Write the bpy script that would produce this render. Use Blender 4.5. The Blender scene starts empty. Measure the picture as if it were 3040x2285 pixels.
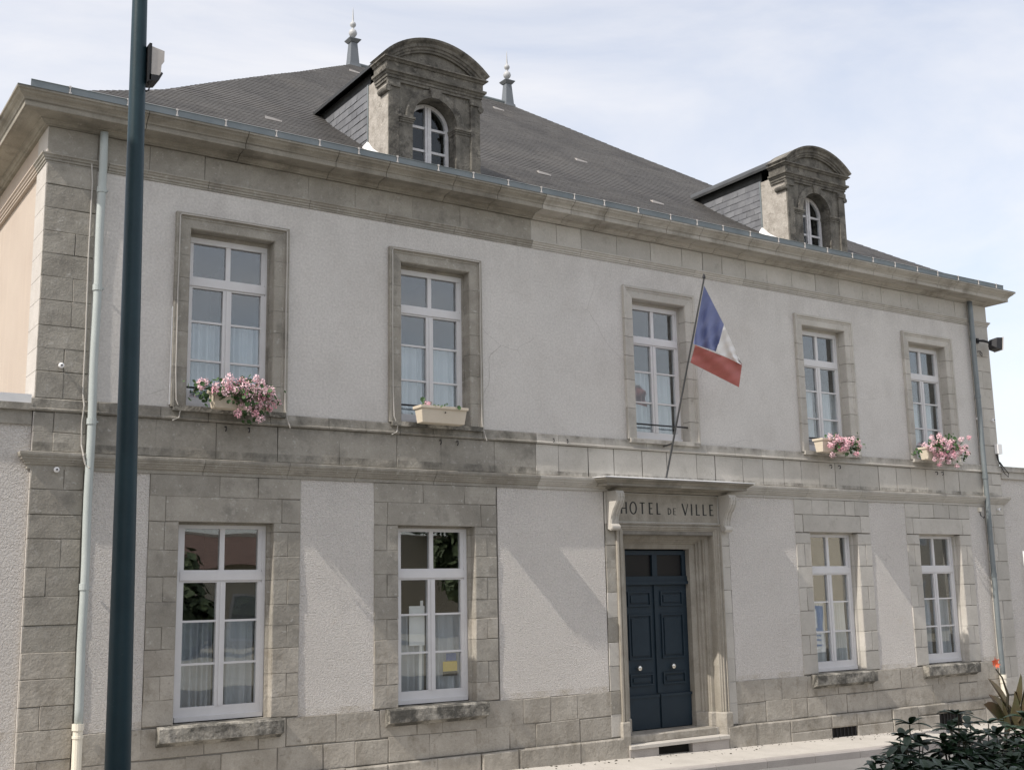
import bpy, math, random
from mathutils import Vector, Matrix
R = random.Random(7)
scene = bpy.context.scene
col = scene.collection

# ------------------------------------------------------------------ camera
cam_d = bpy.data.cameras.new("camera"); cam = bpy.data.objects.new("camera", cam_d); col.objects.link(cam)
cam_d.sensor_width = 36.0; cam_d.sensor_fit = 'HORIZONTAL'; cam_d.lens = 40.962
cam_d.clip_start = 0.1; cam_d.clip_end = 3000
rx = Vector((0.83182893, -0.55471447, -0.01877456)); ux = Vector((-0.08102404, -0.1548253, 0.98461375))
fx = Vector((0.54908627, 0.81750901, 0.17373337))
CAM = Vector((-2.74959, -13.78699, 2.41735))
m = Matrix.Identity(4)
for i in range(3):
    m[i][0] = rx[i]; m[i][1] = ux[i]; m[i][2] = -fx[i]; m[i][3] = CAM[i]
cam.matrix_world = m
scene.camera = cam
def ray_at(px, py, d):            # photograph pixel -> a point at depth d (used to measure where things stand)
    f = 3459.01
    return CAM + (fx + rx*((px-1520)/f) - ux*((py-1142.5)/f))*d

# ------------------------------------------------------------------ sky, sun, exposure
SUN_DIR = Vector((8.0, 1.0, -8.6)).normalized()          # travel direction of the light
elev = math.asin(-SUN_DIR.z)
w = bpy.data.worlds.new("World"); scene.world = w; w.use_nodes = True
nt = w.node_tree; nt.nodes.clear()
def N(tree, typ, **kw):
    n = tree.nodes.new(typ)
    for k, v in kw.items():
        if k.startswith('i_'):
            key = k[2:]; key = int(key) if key.isdigit() else key
            n.inputs[key].default_value = v
        else: setattr(n, k, v)
    return n
out = N(nt, 'ShaderNodeOutputWorld'); bg = N(nt, 'ShaderNodeBackground'); bg.inputs['Strength'].default_value = 0.15
sky = N(nt, 'ShaderNodeTexSky'); sky.sky_type = 'NISHITA'; sky.sun_disc = False
sky.sun_elevation = elev
toward = -SUN_DIR
sky.sun_rotation = math.atan2(toward.x, toward.y)
sky.air_density = 1.0; sky.dust_density = 2.2; sky.ozone_density = 1.0
tc = N(nt, 'ShaderNodeTexCoord')
mp = N(nt, 'ShaderNodeMapping'); mp.inputs['Scale'].default_value = (1.0, 1.6, 3.6); mp.inputs['Rotation'].default_value = (0.25, 0.1, 0.5)
n1 = N(nt, 'ShaderNodeTexNoise', i_Scale=1.7, i_Detail=9.0, i_Roughness=0.58, i_Distortion=0.6)
r1 = N(nt, 'ShaderNodeValToRGB'); r1.color_ramp.elements[0].position = 0.30; r1.color_ramp.elements[1].position = 0.72
r1.color_ramp.elements[0].color = (0.36,)*3+(1,); r1.color_ramp.elements[1].color = (0.84,)*3+(1,)
mix = N(nt, 'ShaderNodeMix', data_type='RGBA'); mix.inputs['B'].default_value = (4.95, 4.8, 4.72, 1)
nt.links.new(tc.outputs['Generated'], mp.inputs['Vector']); nt.links.new(mp.outputs[0], n1.inputs['Vector'])
nt.links.new(n1.outputs['Fac'], r1.inputs[0]); nt.links.new(r1.outputs[0], mix.inputs['Factor'])
nt.links.new(sky.outputs[0], mix.inputs['A']); nt.links.new(mix.outputs['Result'], bg.inputs['Color'])
nt.links.new(bg.outputs[0], out.inputs['Surface'])
sd = bpy.data.lights.new("sun", 'SUN'); sd.energy = 3.0; sd.angle = math.radians(0.5); sd.color = (1.0, 0.93, 0.84)
so = bpy.data.objects.new("sun", sd); col.objects.link(so)
so.rotation_euler = SUN_DIR.to_track_quat('-Z', 'Y').to_euler(); so.location = (-10, -5, 20)
scene.view_settings.view_transform = 'Standard'; scene.view_settings.look = 'None'
scene.view_settings.gamma = 1.0; scene.view_settings.use_curve_mapping = False
scene.view_settings.exposure = 0.56

# ------------------------------------------------------------------ materials
def mat(name, c1, c2=None, rough=0.85, scale=1.2, tone=0.0, grain=0.1, gscale=60, bump=0.0, bscale=60, bdist=0.01,
        bump2=0.0, b2scale=8, spots=None, metallic=0.0, spec=0.3, streak=None, hstreak=None, zstain=None, crack=None):
    """procedural material: two tones blended by noise, random tone per object, fine grain, relief and spots"""
    M = bpy.data.materials.new(name); M.use_nodes = True; t = M.node_tree
    b = t.nodes['Principled BSDF']; L = t.links.new
    b.inputs['Roughness'].default_value = rough; b.inputs['Metallic'].default_value = metallic
    b.inputs['Specular IOR Level'].default_value = spec
    geo = N(t, 'ShaderNodeNewGeometry'); pos = geo.outputs['Position']
    c2 = c2 or c1
    n = N(t, 'ShaderNodeTexNoise', i_Scale=scale, i_Detail=6.0, i_Roughness=0.6); L(pos, n.inputs['Vector'])
    rr = N(t, 'ShaderNodeMapRange'); rr.inputs['From Min'].default_value = .32; rr.inputs['From Max'].default_value = .68
    L(n.outputs['Fac'], rr.inputs['Value'])
    mx = N(t, 'ShaderNodeMix', data_type='RGBA'); mx.inputs['A'].default_value = (*c1, 1); mx.inputs['B'].default_value = (*c2, 1)
    L(rr.outputs[0], mx.inputs['Factor']); cur = mx.outputs['Result']
    if spots:                                             # (scale, lo, hi, colour, amount)
        for (s_, lo, hi, cc, am) in spots:
            ns = N(t, 'ShaderNodeTexNoise', i_Scale=s_, i_Detail=8.0, i_Roughness=0.65); L(pos, ns.inputs['Vector'])
            mr = N(t, 'ShaderNodeMapRange'); mr.inputs['From Min'].default_value = lo; mr.inputs['From Max'].default_value = hi
            mr.inputs['To Max'].default_value = am; L(ns.outputs['Fac'], mr.inputs['Value'])
            m2 = N(t, 'ShaderNodeMix', data_type='RGBA'); m2.inputs['B'].default_value = (*cc, 1)
            L(mr.outputs[0], m2.inputs['Factor']); L(cur, m2.inputs['A']); cur = m2.outputs['Result']
    for stk, scl in ((streak, (9, 9, .7)), (hstreak, (.5, .5, 34))):   # vertical dirt streaks, weathering along the beds (colour, amount)
        if not stk: continue
        streak = stk
        mpn = N(t, 'ShaderNodeMapping'); mpn.inputs['Scale'].default_value = scl; L(pos, mpn.inputs['Vector'])
        ns = N(t, 'ShaderNodeTexNoise', i_Scale=1.0, i_Detail=5.0); L(mpn.outputs[0], ns.inputs['Vector'])
        mr = N(t, 'ShaderNodeMapRange'); mr.inputs['From Min'].default_value = .5; mr.inputs['From Max'].default_value = .75
        mr.inputs['To Max'].default_value = streak[1]; L(ns.outputs['Fac'], mr.inputs['Value'])
        m2 = N(t, 'ShaderNodeMix', data_type='RGBA'); m2.inputs['B'].default_value = (*streak[0], 1)
        L(mr.outputs[0], m2.inputs['Factor']); L(cur, m2.inputs['A']); cur = m2.outputs['Result']
    if zstain:                                            # patchy bands by height, rain grime on the ledges: (z low, z high, colour, amount)
        sx = N(t, 'ShaderNodeSeparateXYZ'); L(pos, sx.inputs[0])
        for (za, zb, cc, am) in zstain:
            a1 = N(t, 'ShaderNodeMapRange'); a1.inputs['From Min'].default_value = za; a1.inputs['From Max'].default_value = za+(zb-za)*.8; L(sx.outputs['Z'], a1.inputs['Value'])
            a2 = N(t, 'ShaderNodeMapRange'); a2.inputs['From Min'].default_value = zb; a2.inputs['From Max'].default_value = zb+.015
            a2.inputs['To Min'].default_value = 1; a2.inputs['To Max'].default_value = 0; L(sx.outputs['Z'], a2.inputs['Value'])
            mq = N(t, 'ShaderNodeMapping'); mq.inputs['Scale'].default_value = (3.2, 3.2, 2.2); L(pos, mq.inputs['Vector'])
            nn = N(t, 'ShaderNodeTexNoise', i_Scale=1.0, i_Detail=9.0, i_Roughness=.68); L(mq.outputs[0], nn.inputs['Vector'])
            mr = N(t, 'ShaderNodeMapRange'); mr.inputs['From Min'].default_value = .42; mr.inputs['From Max'].default_value = .64; mr.inputs['To Max'].default_value = am
            L(nn.outputs['Fac'], mr.inputs['Value'])
            p1 = N(t, 'ShaderNodeMath', operation='MULTIPLY'); L(a1.outputs[0], p1.inputs[0]); L(a2.outputs[0], p1.inputs[1])
            p2 = N(t, 'ShaderNodeMath', operation='MULTIPLY'); L(p1.outputs[0], p2.inputs[0]); L(mr.outputs[0], p2.inputs[1])
            m2 = N(t, 'ShaderNodeMix', data_type='RGBA'); m2.inputs['B'].default_value = (*cc, 1)
            L(p2.outputs[0], m2.inputs['Factor']); L(cur, m2.inputs['A']); cur = m2.outputs['Result']
    if crack:                                             # hairline cracks: (scale, width, colour, amount)
        nd = N(t, 'ShaderNodeTexNoise', i_Scale=crack[0]*2.5, i_Detail=3.0); L(pos, nd.inputs['Vector'])
        ad = N(t, 'ShaderNodeVectorMath', operation='MULTIPLY_ADD'); ad.inputs[1].default_value = (.5,.5,.5); L(nd.outputs['Color'], ad.inputs[0]); L(pos, ad.inputs[2])
        vo = N(t, 'ShaderNodeTexVoronoi', feature='DISTANCE_TO_EDGE'); vo.inputs['Scale'].default_value = crack[0]; L(ad.outputs[0], vo.inputs['Vector'])
        nm = N(t, 'ShaderNodeTexNoise', i_Scale=.9, i_Detail=2.0); L(pos, nm.inputs['Vector'])
        q1 = N(t, 'ShaderNodeMapRange'); q1.inputs['From Max'].default_value = crack[1]; q1.inputs['To Min'].default_value = crack[3]; q1.inputs['To Max'].default_value = 0; L(vo.outputs['Distance'], q1.inputs['Value'])
        q2 = N(t, 'ShaderNodeMapRange'); q2.inputs['From Min'].default_value = .5; q2.inputs['From Max'].default_value = .6; L(nm.outputs['Fac'], q2.inputs['Value'])
        p2 = N(t, 'ShaderNodeMath', operation='MULTIPLY'); L(q1.outputs[0], p2.inputs[0]); L(q2.outputs[0], p2.inputs[1])
        m2 = N(t, 'ShaderNodeMix', data_type='RGBA'); m2.inputs['B'].default_value = (*crack[2], 1)
        L(p2.outputs[0], m2.inputs['Factor']); L(cur, m2.inputs['A']); cur = m2.outputs['Result']
    g = N(t, 'ShaderNodeTexNoise', i_Scale=gscale, i_Detail=3.0); L(pos, g.inputs['Vector'])
    hs = N(t, 'ShaderNodeHueSaturation'); L(cur, hs.inputs['Color'])
    ma = N(t, 'ShaderNodeMath', operation='MULTIPLY_ADD'); ma.inputs[1].default_value = grain*2; ma.inputs[2].default_value = 1-grain
    L(g.outputs['Fac'], ma.inputs[0])
    if tone:
        oi = N(t, 'ShaderNodeObjectInfo'); mb = N(t, 'ShaderNodeMath', operation='MULTIPLY_ADD')
        mb.inputs[1].default_value = tone*2; mb.inputs[2].default_value = 1-tone; L(oi.outputs['Random'], mb.inputs[0])
        mc = N(t, 'ShaderNodeMath', operation='MULTIPLY'); L(ma.outputs[0], mc.inputs[0]); L(mb.outputs[0], mc.inputs[1])
        L(mc.outputs[0], hs.inputs['Value'])
    else: L(ma.outputs[0], hs.inputs['Value'])
    L(hs.outputs[0], b.inputs['Base Color'])
    prev = None
    for (st, sc, ds) in ((bump, bscale, bdist), (bump2, b2scale, bdist*2.5)):
        if st:
            nb = N(t, 'ShaderNodeTexNoise', i_Scale=sc, i_Detail=4.0, i_Roughness=.55); L(pos, nb.inputs['Vector'])
            bp = N(t, 'ShaderNodeBump'); bp.inputs['Strength'].default_value = st; bp.inputs['Distance'].default_value = ds
            L(nb.outputs['Fac'], bp.inputs['Height'])
            if prev: L(prev, bp.inputs['Normal'])
            prev = bp.outputs[0]
    if prev: L(prev, b.inputs['Normal'])
    return M
GR = (.055, .052, .045)
GZ = (.085,.080,.068)
LEDGE = [(4.32,4.672,GZ,.75), (3.96,4.16,GZ,.8)]
LEDGE_N = [(4.52,4.672,(.15,.14,.12),.8), (3.99,4.12,(.12,.112,.095),.85)]
M_stucco = mat('stucco_upper', (.565,.546,.520), (.615,.594,.566), scale=.9, grain=.26, gscale=34, bump=.7, bscale=75, bdist=.008,
               spots=[(1.3,.48,.68,(.51,.488,.46),.75), (3.5,.55,.70,(.54,.518,.49),.6), (60,.60,.68,(.40,.385,.37),.45)], crack=(.35,.0022,(.34,.32,.30),.8), zstain=[(6.6,7.46,(.47,.452,.43),.55)])  # upper wall goes darker in patches towards its top edge
M_stucco_low = mat('stucco_rough', (.63,.60,.565), (.685,.654,.618), scale=.8, grain=.26, gscale=34, bump=1.0, bscale=52, bdist=.034,
               spots=[(1.5,.52,.72,(.56,.535,.51),.55), (2.6,.62,.78,(.55,.46,.36),.35), (50,.60,.68,(.44,.42,.40),.5)],
               zstain=[(.80,1.02,(.42,.37,.29),.6)], crack=(.5,.0014,(.36,.34,.32),.5))
M_st_old = mat('stone_weathered', (.272,.254,.220), (.375,.354,.312), scale=2.1, tone=.08, grain=.16, bump=.6, bscale=38, bdist=.008, bump2=.4,
               spots=[(1.0,.50,.68,(.225,.21,.18),.6), (3.6,.52,.68,(.195,.184,.162),.7), (7,.58,.70,(.44,.42,.385),.55), (16,.60,.68,(.50,.485,.45),.6), (38,.60,.70,(.17,.16,.14),.5)], zstain=LEDGE)
M_st_new = mat('stone_cleaned', (.43,.41,.37), (.51,.488,.448), scale=1.6, tone=.09, grain=.14, bump=.5, bscale=42, bdist=.006, bump2=.3,
               spots=[(1.3,.52,.70,(.37,.35,.315),.6), (3.4,.56,.74,(.32,.30,.265),.6), (12,.62,.72,(.24,.225,.20),.6), (30,.62,.70,(.55,.53,.50),.4)], zstain=LEDGE_N)
M_st_base = mat('stone_base', (.32,.295,.255), (.43,.402,.355), scale=2.6, tone=.09, grain=.18, bump=.7, bscale=30, bdist=.010, bump2=.4, b2scale=9,
               spots=[(1.2,.52,.68,(.27,.248,.21),.6), (4,.53,.69,(.225,.20,.16),.75), (9,.60,.72,(.52,.49,.435),.6), (22,.60,.68,(.16,.145,.12),.5)], zstain=[(-.1,.29,(.13,.12,.10),.55)])
M_st_door = mat('stone_doorway', (.285,.262,.22), (.36,.335,.29), scale=2.4, tone=.04, grain=.15, bump=.5, bscale=40, bdist=.006, bump2=.3,
               spots=[(2.2,.50,.68,(.20,.182,.15),.7), (14,.62,.72,(.44,.42,.385),.5)], streak=((.21,.19,.16),.5))
M_st_grime = mat('stone_blackened', (.10,.095,.083), (.215,.203,.178), scale=3.0, tone=.04, grain=.25, bump=.8, bscale=36, bdist=.012, bump2=.5,
               spots=[(5,.49,.64,(.048,.045,.041),.85), (11,.58,.68,(.30,.285,.255),.7), (38,.58,.68,(.04,.038,.035),.7)], streak=((.055,.052,.047),.55))
M_st_sill = mat('stone_sill', (.28,.265,.23), (.39,.37,.33), scale=4, tone=.05, grain=.22, bump=.9, bscale=32, bdist=.014, bump2=.5,
               spots=[(3.0,.40,.56,(.065,.063,.056),.9), (9,.56,.66,(.36,.345,.31),.6), (26,.6,.7,(.05,.048,.042),.6)])
M_corn_old = mat('cornice_weathered', (.235,.218,.183), (.34,.318,.272), scale=1.8, tone=.06, grain=.16, bump=.6, bscale=40, bdist=.008, bump2=.3,
               spots=[(2.2,.50,.68,(.13,.12,.10),.7), (12,.62,.72,(.42,.40,.36),.5)], hstreak=((.12,.11,.092),.75))
M_corn_new = mat('cornice_cleaned', (.40,.378,.335), (.46,.438,.395), scale=1.5, tone=.05, grain=.14, bump=.5, bscale=42, bdist=.006, bump2=.3,
               spots=[(2.2,.50,.68,(.20,.185,.155),.75), (12,.60,.70,(.25,.235,.205),.5)], hstreak=((.20,.185,.155),.65))
M_mortar = mat('mortar', (.15,.14,.12), (.24,.225,.20), scale=6, grain=.2)
M_slate = mat('slate', (.068,.065,.063), (.100,.096,.091), rough=.62, scale=.9, grain=.22, gscale=30, spots=[(24,.70,.76,(.20,.185,.165),.5), (.8,.5,.7,(.125,.117,.106),.6), (1.7,.55,.7,(.040,.037,.036),.5)], bump=.3, bscale=20)
M_slate2 = mat('slate_cheek', (.13,.135,.148), (.175,.18,.19), rough=.5, scale=4, tone=.14, grain=.12)
M_zinc = mat('zinc', (.165,.19,.20), (.215,.24,.25), rough=.5, scale=2.5, grain=.08, metallic=.25)
M_zincd = mat('zinc_dark', (.035,.037,.038), (.06,.062,.063), rough=.5, scale=2.5, grain=.08, metallic=.2)
M_zincl = mat('zinc_bright', (.66,.67,.68), (.75,.75,.75), rough=.45, scale=3, grain=.05)
M_pipe = mat('pipe_grey_green', (.40,.44,.43), (.46,.50,.49), rough=.5, scale=2, grain=.05, streak=((.33,.36,.36),.4))
M_pvc = mat('pipe_cream', (.72,.68,.58), (.76,.72,.62), rough=.5, grain=.04)
M_white = mat('white_joinery', (.63,.625,.63), (.69,.685,.69), rough=.45, scale=3, grain=.04)
M_dwhite = mat('dormer_joinery', (.55,.55,.57), (.68,.68,.70), rough=.6, scale=10, grain=.15)
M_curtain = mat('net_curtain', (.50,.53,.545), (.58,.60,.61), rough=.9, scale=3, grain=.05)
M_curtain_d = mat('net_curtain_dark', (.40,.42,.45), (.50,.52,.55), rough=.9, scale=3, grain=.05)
M_room = mat('room', (.055,.052,.050), (.07,.066,.062), rough=.9)
M_room2 = mat('room_beige', (.42,.39,.33), (.46,.43,.37), rough=.9)
M_door = mat('door_paint', (.012,.024,.036), (.016,.030,.044), rough=.5, scale=4, grain=.12)
M_knob = mat('knob_metal', (.75,.73,.68), rough=.25, metallic=.9)
M_iron = mat('black_iron', (.018,.019,.022), (.03,.03,.033), rough=.5)
M_letter = mat('letter_paint', (.028,.028,.028), (.05,.05,.048), rough=.7, scale=20)
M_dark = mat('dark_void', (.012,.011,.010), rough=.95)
M_cream = mat('planter_cream', (.58,.515,.415), (.62,.55,.45), rough=.55, scale=4, grain=.05)
M_soil = mat('soil', (.05,.035,.025), rough=.95, bump=.8)
M_leaf = mat('geranium_leaf', (.030,.065,.022), (.065,.125,.042), rough=.55, scale=18, grain=.2)
M_pink = mat('petal_pink', (.82,.45,.52), (.92,.76,.79), rough=.6, scale=25, grain=.1)
M_pink2 = mat('petal_deep_pink', (.78,.33,.42), (.86,.56,.62), rough=.6, scale=25, grain=.1)
M_shrub = mat('shrub_leaf', (.008,.022,.011), (.020,.042,.018), rough=.42, scale=9, grain=.2)
M_stem = mat('stem', (.05,.045,.03), rough=.7)
M_canna = mat('canna_leaf', (.075,.09,.045), (.115,.065,.045), rough=.45, scale=3.5, grain=.15)
M_red = mat('canna_flower', (.85,.10,.05), (.9,.25,.12), rough=.5, scale=15)
M_pole = mat('pole_teal', (.012,.032,.043), (.018,.044,.057), rough=.42, scale=3, grain=.12, spec=.3, spots=[(30,.66,.70,(.05,.07,.075),.5)], bump=.15, bscale=60, bdist=.002)
M_boxm = mat('box_offwhite', (.50,.47,.45), (.58,.55,.53), rough=.5, scale=8, grain=.08)
M_blue = mat('flag_blue', (.17,.205,.40), (.21,.245,.45), rough=.55, scale=4, grain=.06)
M_fwhite = mat('flag_white', (.80,.79,.79), (.84,.83,.83), rough=.55, grain=.03)
M_fred = mat('flag_red', (.40,.125,.11), (.46,.15,.13), rough=.55, scale=4, grain=.05)
M_poleflag = mat('flag_pole_steel', (.10,.105,.11), (.16,.165,.17), rough=.3, metallic=.7)
M_cable = mat('cable_grey', (.45,.43,.40), (.50,.48,.45), rough=.6)
M_asph = mat('asphalt', (.185,.18,.176), (.215,.21,.205), rough=.9, scale=.7, grain=.25, gscale=90, bump=.4, bscale=120, bdist=.004)
M_pave = mat('pavement', (.45,.425,.385), (.51,.485,.445), rough=.9, scale=1.5, grain=.14, gscale=70, bump=.5, bscale=90, bdist=.004,
             spots=[(1.2,.5,.7,(.36,.34,.31),.5), (5,.58,.72,(.31,.29,.26),.5), (45,.62,.68,(.22,.205,.18),.5)], crack=(.8,.004,(.20,.185,.165),.8))
M_kerb = mat('kerb_stone', (.33,.305,.285), (.38,.355,.335), rough=.9, scale=3, tone=.08, grain=.15, bump=.4)
M_earth = mat('earth', (.34,.31,.26), (.26,.25,.20), rough=.95, scale=2, grain=.2, bump=.5)
M_beige = mat('house_render', (.60,.55,.46), (.64,.59,.50), scale=.7, grain=.06)
M_side = mat('side_stucco', (.42,.355,.30), (.46,.395,.335), scale=.8, grain=.05, streak=((.52,.44,.36),.35), bump=.2)
M_st_side = mat('side_stone', (.44,.415,.385), (.50,.475,.445), scale=3, grain=.15, bump=.6, bscale=30, bdist=.01, spots=[(8,.58,.7,(.34,.31,.28),.5)])
M_zincf = mat('finial_zinc', (.13,.145,.16), (.17,.185,.20), rough=.5, metallic=.2)
M_balls = mat('finial_balls', (.36,.37,.38), (.44,.45,.46), rough=.45)
M_tile = mat('red_tiles', (.15,.10,.085), (.21,.14,.115), scale=4, grain=.2)
M_tleaf = mat('tree_leaf', (.07,.10,.05), (.12,.155,.08), rough=.6, scale=2, grain=.2)
M_bark = mat('bark', (.09,.075,.055), rough=.9, bump=.8)
M_sblue = mat('sign_blue', (.06,.12,.34), rough=.4)
M_swhite = mat('sign_white', (.85,.85,.85), rough=.5)
M_board = mat('blank_board', (.90,.88,.84), (.93,.91,.87), rough=.6, scale=3)
M_yel = mat('sign_yellow', (.72,.52,.10), rough=.5)
M_car = mat('car_paint', (.30,.31,.33), rough=.2, spec=.6)
M_tyre = mat('rubber', (.02,.02,.02), rough=.8)

def glass(name, base=.12, tint=(.93,.95,.96)):
    M = bpy.data.materials.new(name); M.use_nodes = True; t = M.node_tree; t.nodes.clear(); L = t.links.new
    o = N(t, 'ShaderNodeOutputMaterial'); tr = N(t, 'ShaderNodeBsdfTransparent'); tr.inputs[0].default_value = (*tint, 1)
    gl = N(t, 'ShaderNodeBsdfGlossy'); gl.inputs['Roughness'].default_value = .012; gl.inputs['Color'].default_value = (.93,.95,.95,1)
    ge = N(t, 'ShaderNodeNewGeometry'); dt = N(t, 'ShaderNodeVectorMath', operation='DOT_PRODUCT')
    L(ge.outputs['Normal'], dt.inputs[0]); L(ge.outputs['Incoming'], dt.inputs[1])
    ab = N(t, 'ShaderNodeMath', operation='ABSOLUTE'); L(dt.outputs['Value'], ab.inputs[0])
    sb = N(t, 'ShaderNodeMath', operation='SUBTRACT'); sb.inputs[0].default_value = 1.0; L(ab.outputs[0], sb.inputs[1])
    fr = N(t, 'ShaderNodeMath', operation='POWER'); fr.inputs[1].default_value = 4.0; L(sb.outputs[0], fr.inputs[0])
    ma = N(t, 'ShaderNodeMath', operation='MULTIPLY_ADD'); ma.inputs[1].default_value = 1-base; ma.inputs[2].default_value = base
    nz = N(t, 'ShaderNodeTexNoise', i_Scale=1.6, i_Detail=1.0); L(ge.outputs['Position'], nz.inputs['Vector'])
    bp = N(t, 'ShaderNodeBump'); bp.inputs['Strength'].default_value = .05; bp.inputs['Distance'].default_value = .05
    L(nz.outputs['Fac'], bp.inputs['Height']); L(bp.outputs[0], gl.inputs['Normal'])
    ms = N(t, 'ShaderNodeMixShader'); L(fr.outputs[0], ma.inputs[0]); L(ma.outputs[0], ms.inputs[0])
    L(tr.outputs[0], ms.inputs[1]); L(gl.outputs[0], ms.inputs[2]); L(ms.outputs[0], o.inputs[0])
    return M
M_glass = glass('window_glass')
M_glass_d = glass('dormer_glass', base=.03)
M_dkglass = mat('dark_glass', (.012,.012,.013), rough=.35, spec=.2)

# ------------------------------------------------------------------ object helpers
def link(name, me, parent=None):
    o = bpy.data.objects.new(name, me); col.objects.link(o)
    if parent: 
        o.parent = parent
        o.matrix_parent_inverse = Matrix.Translation(-root_loc(parent))
    return o
def root_loc(o):
    v = Vector(o.location); 
    return v if not o.parent else v + Vector((0,0,0))
def empty(name, loc, label, cat, group=None):
    o = bpy.data.objects.new(name, None); col.objects.link(o); o.location = loc; o.empty_display_size = .3
    o['label'] = label; o['category'] = cat
    if group: o['group'] = group
    return o
def tag(o, label=None, cat=None, group=None, kind=None):
    for k, v in (('label',label),('category',cat),('group',group),('kind',kind)):
        if v: o[k] = v
    return o
class MB:
    def __init__(s): s.v = []; s.f = []; s.mi = []
    def add(s, vs, fs, mi=0):
        b = len(s.v); s.v += [tuple(q) for q in vs]; s.f += [tuple(i+b for i in q) for q in fs]; s.mi += [mi]*len(fs); return s
    def box(s, x0, x1, y0, y1, z0, z1, mi=0):
        if x0 > x1: x0, x1 = x1, x0
        if y0 > y1: y0, y1 = y1, y0
        if z0 > z1: z0, z1 = z1, z0
        return s.add([(x0,y0,z0),(x1,y0,z0),(x1,y1,z0),(x0,y1,z0),(x0,y0,z1),(x1,y0,z1),(x1,y1,z1),(x0,y1,z1)],
              [(0,1,5,4),(1,2,6,5),(2,3,7,6),(3,0,4,7),(4,5,6,7),(3,2,1,0)], mi)
    def loft(s, rings, cap=True, closed=True, mi=0):
        n = len(rings[0]); vs = [p for r in rings for p in r]; fs = []
        for i in range(len(rings)-1):
            for j in range(n if closed else n-1):
                a = i*n+j; b_ = i*n+(j+1)%n; fs.append((a, b_, b_+n, a+n))
        if cap:
            fs.append(tuple(range(n))[::-1]); fs.append(tuple(range((len(rings)-1)*n, len(rings)*n)))
        return s.add(vs, fs, mi)
    def tube(s, pts, r, n=8, mi=0, r1=None):
        pts = [Vector(p) for p in pts]; rings = []
        for i, p in enumerate(pts):
            d = (pts[min(i+1,len(pts)-1)] - pts[max(i-1,0)]).normalized()
            a = d.orthogonal().normalized() if abs(d.z) < .95 else Vector((1,0,0))
            a = (a - d*a.dot(d)).normalized(); b_ = d.cross(a)
            rr = r if r1 is None else r + (r1-r)*i/(len(pts)-1)
            rings.append([p + a*math.cos(2*math.pi*k/n)*rr + b_*math.sin(2*math.pi*k/n)*rr for k in range(n)])
        return s.loft(rings, mi=mi)
    def lathe(s, c, prof, n=16, mi=0):                     # prof = (r, z) about a vertical axis
        c = Vector(c)
        return s.loft([[c + Vector((r*math.cos(2*math.pi*k/n), r*math.sin(2*math.pi*k/n), z)) for k in range(n)] for r, z in prof], mi=mi)
    def build(s, name, m, parent=None, smooth=False):
        me = bpy.data.meshes.new(name); me.from_pydata(s.v, [], s.f)
        for q in (m if isinstance(m, (list, tuple)) else [m]): me.materials.append(q)
        if any(s.mi): me.polygons.foreach_set('material_index', s.mi)
        if smooth: me.polygons.foreach_set('use_smooth', [True]*len(me.polygons))
        me.update()
        return link(name, me, parent)
def jit(a): return R.uniform(-a, a)
def stone(x0, x1, z0, z1, y, parent, m, name='stone', gap=.004, ch=.006, back=.03, rough=.0045, yj=.003):
    """one ashlar block: worn, slightly uneven front with a small arris"""
    x0 += gap; x1 -= gap; z0 += gap; z1 -= gap; y += jit(yj)
    a = [(x0+jit(rough), z0+jit(rough)), (x1+jit(rough), z0+jit(rough)), (x1+jit(rough), z1+jit(rough)), (x0+jit(rough), z1+jit(rough))]
    cx, cz = (x0+x1)/2, (z0+z1)/2
    inn = [(p[0]+(ch if p[0] < cx else -ch), p[1]+(ch if p[1] < cz else -ch)) for p in a]
    vs = [(p[0], back, p[1]) for p in a] + [(p[0], y+ch*.7, p[1]) for p in a] + [(p[0], y+jit(yj*.5), p[1]) for p in inn]
    fs = []
    for k in range(4):
        j = (k+1) % 4
        fs += [(k, j, j+4, k+4), (k+4, j+4, j+8, k+8)]
    fs.append((8,9,10,11))
    return MB().add(vs, fs).build(name, m, parent)
def wall(x0, x1, z0, z1, holes, y, m, name, parent, depth=.01, jamb=None):
    """vertical sheet facing -y with rectangular holes and real thickness"""
    xs = sorted({x0, x1, *[h[0] for h in holes], *[h[1] for h in holes]}); zs = sorted({z0, z1, *[h[2] for h in holes], *[h[3] for h in holes]})
    b = MB()
    xs = [q for q in xs if x0 <= q <= x1]; zs = [q for q in zs if z0 <= q <= z1]
    def solid(i, k):
        if i < 0 or k < 0 or i >= len(xs)-1 or k >= len(zs)-1: return False
        cx, cz = (xs[i]+xs[i+1])/2, (zs[k]+zs[k+1])/2
        return not any(h[0] < cx < h[1] and h[2] < cz < h[3] for h in holes)
    for i in range(len(xs)-1):
        for k in range(len(zs)-1):
            if not solid(i, k): continue
            a, c, e, f = xs[i], xs[i+1], zs[k], zs[k+1]
            b.add([(a,y,e),(c,y,e),(c,y,f),(a,y,f)], [(0,1,2,3)])
            b.add([(a,y+depth,e),(c,y+depth,e),(c,y+depth,f),(a,y+depth,f)], [(3,2,1,0)])
            if not solid(i-1,k): b.add([(a,y,e),(a,y,f),(a,y+depth,f),(a,y+depth,e)], [(0,1,2,3)])
            if not solid(i+1,k): b.add([(c,y,e),(c,y+depth,e),(c,y+depth,f),(c,y,f)], [(0,1,2,3)])
            if not solid(i,k-1): b.add([(a,y,e),(a,y+depth,e),(c,y+depth,e),(c,y,e)], [(0,1,2,3)])
            if not solid(i,k+1): b.add([(a,y,f),(c,y,f),(c,y+depth,f),(a,y+depth,f)], [(0,1,2,3)])
    return b.build(name, m, parent)
def splits(a, b, lo, hi):
    out_ = [a]
    while b - out_[-1] > hi*1.25: out_.append(out_[-1] + R.uniform(lo, hi))
    out_.append(b); return out_
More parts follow.
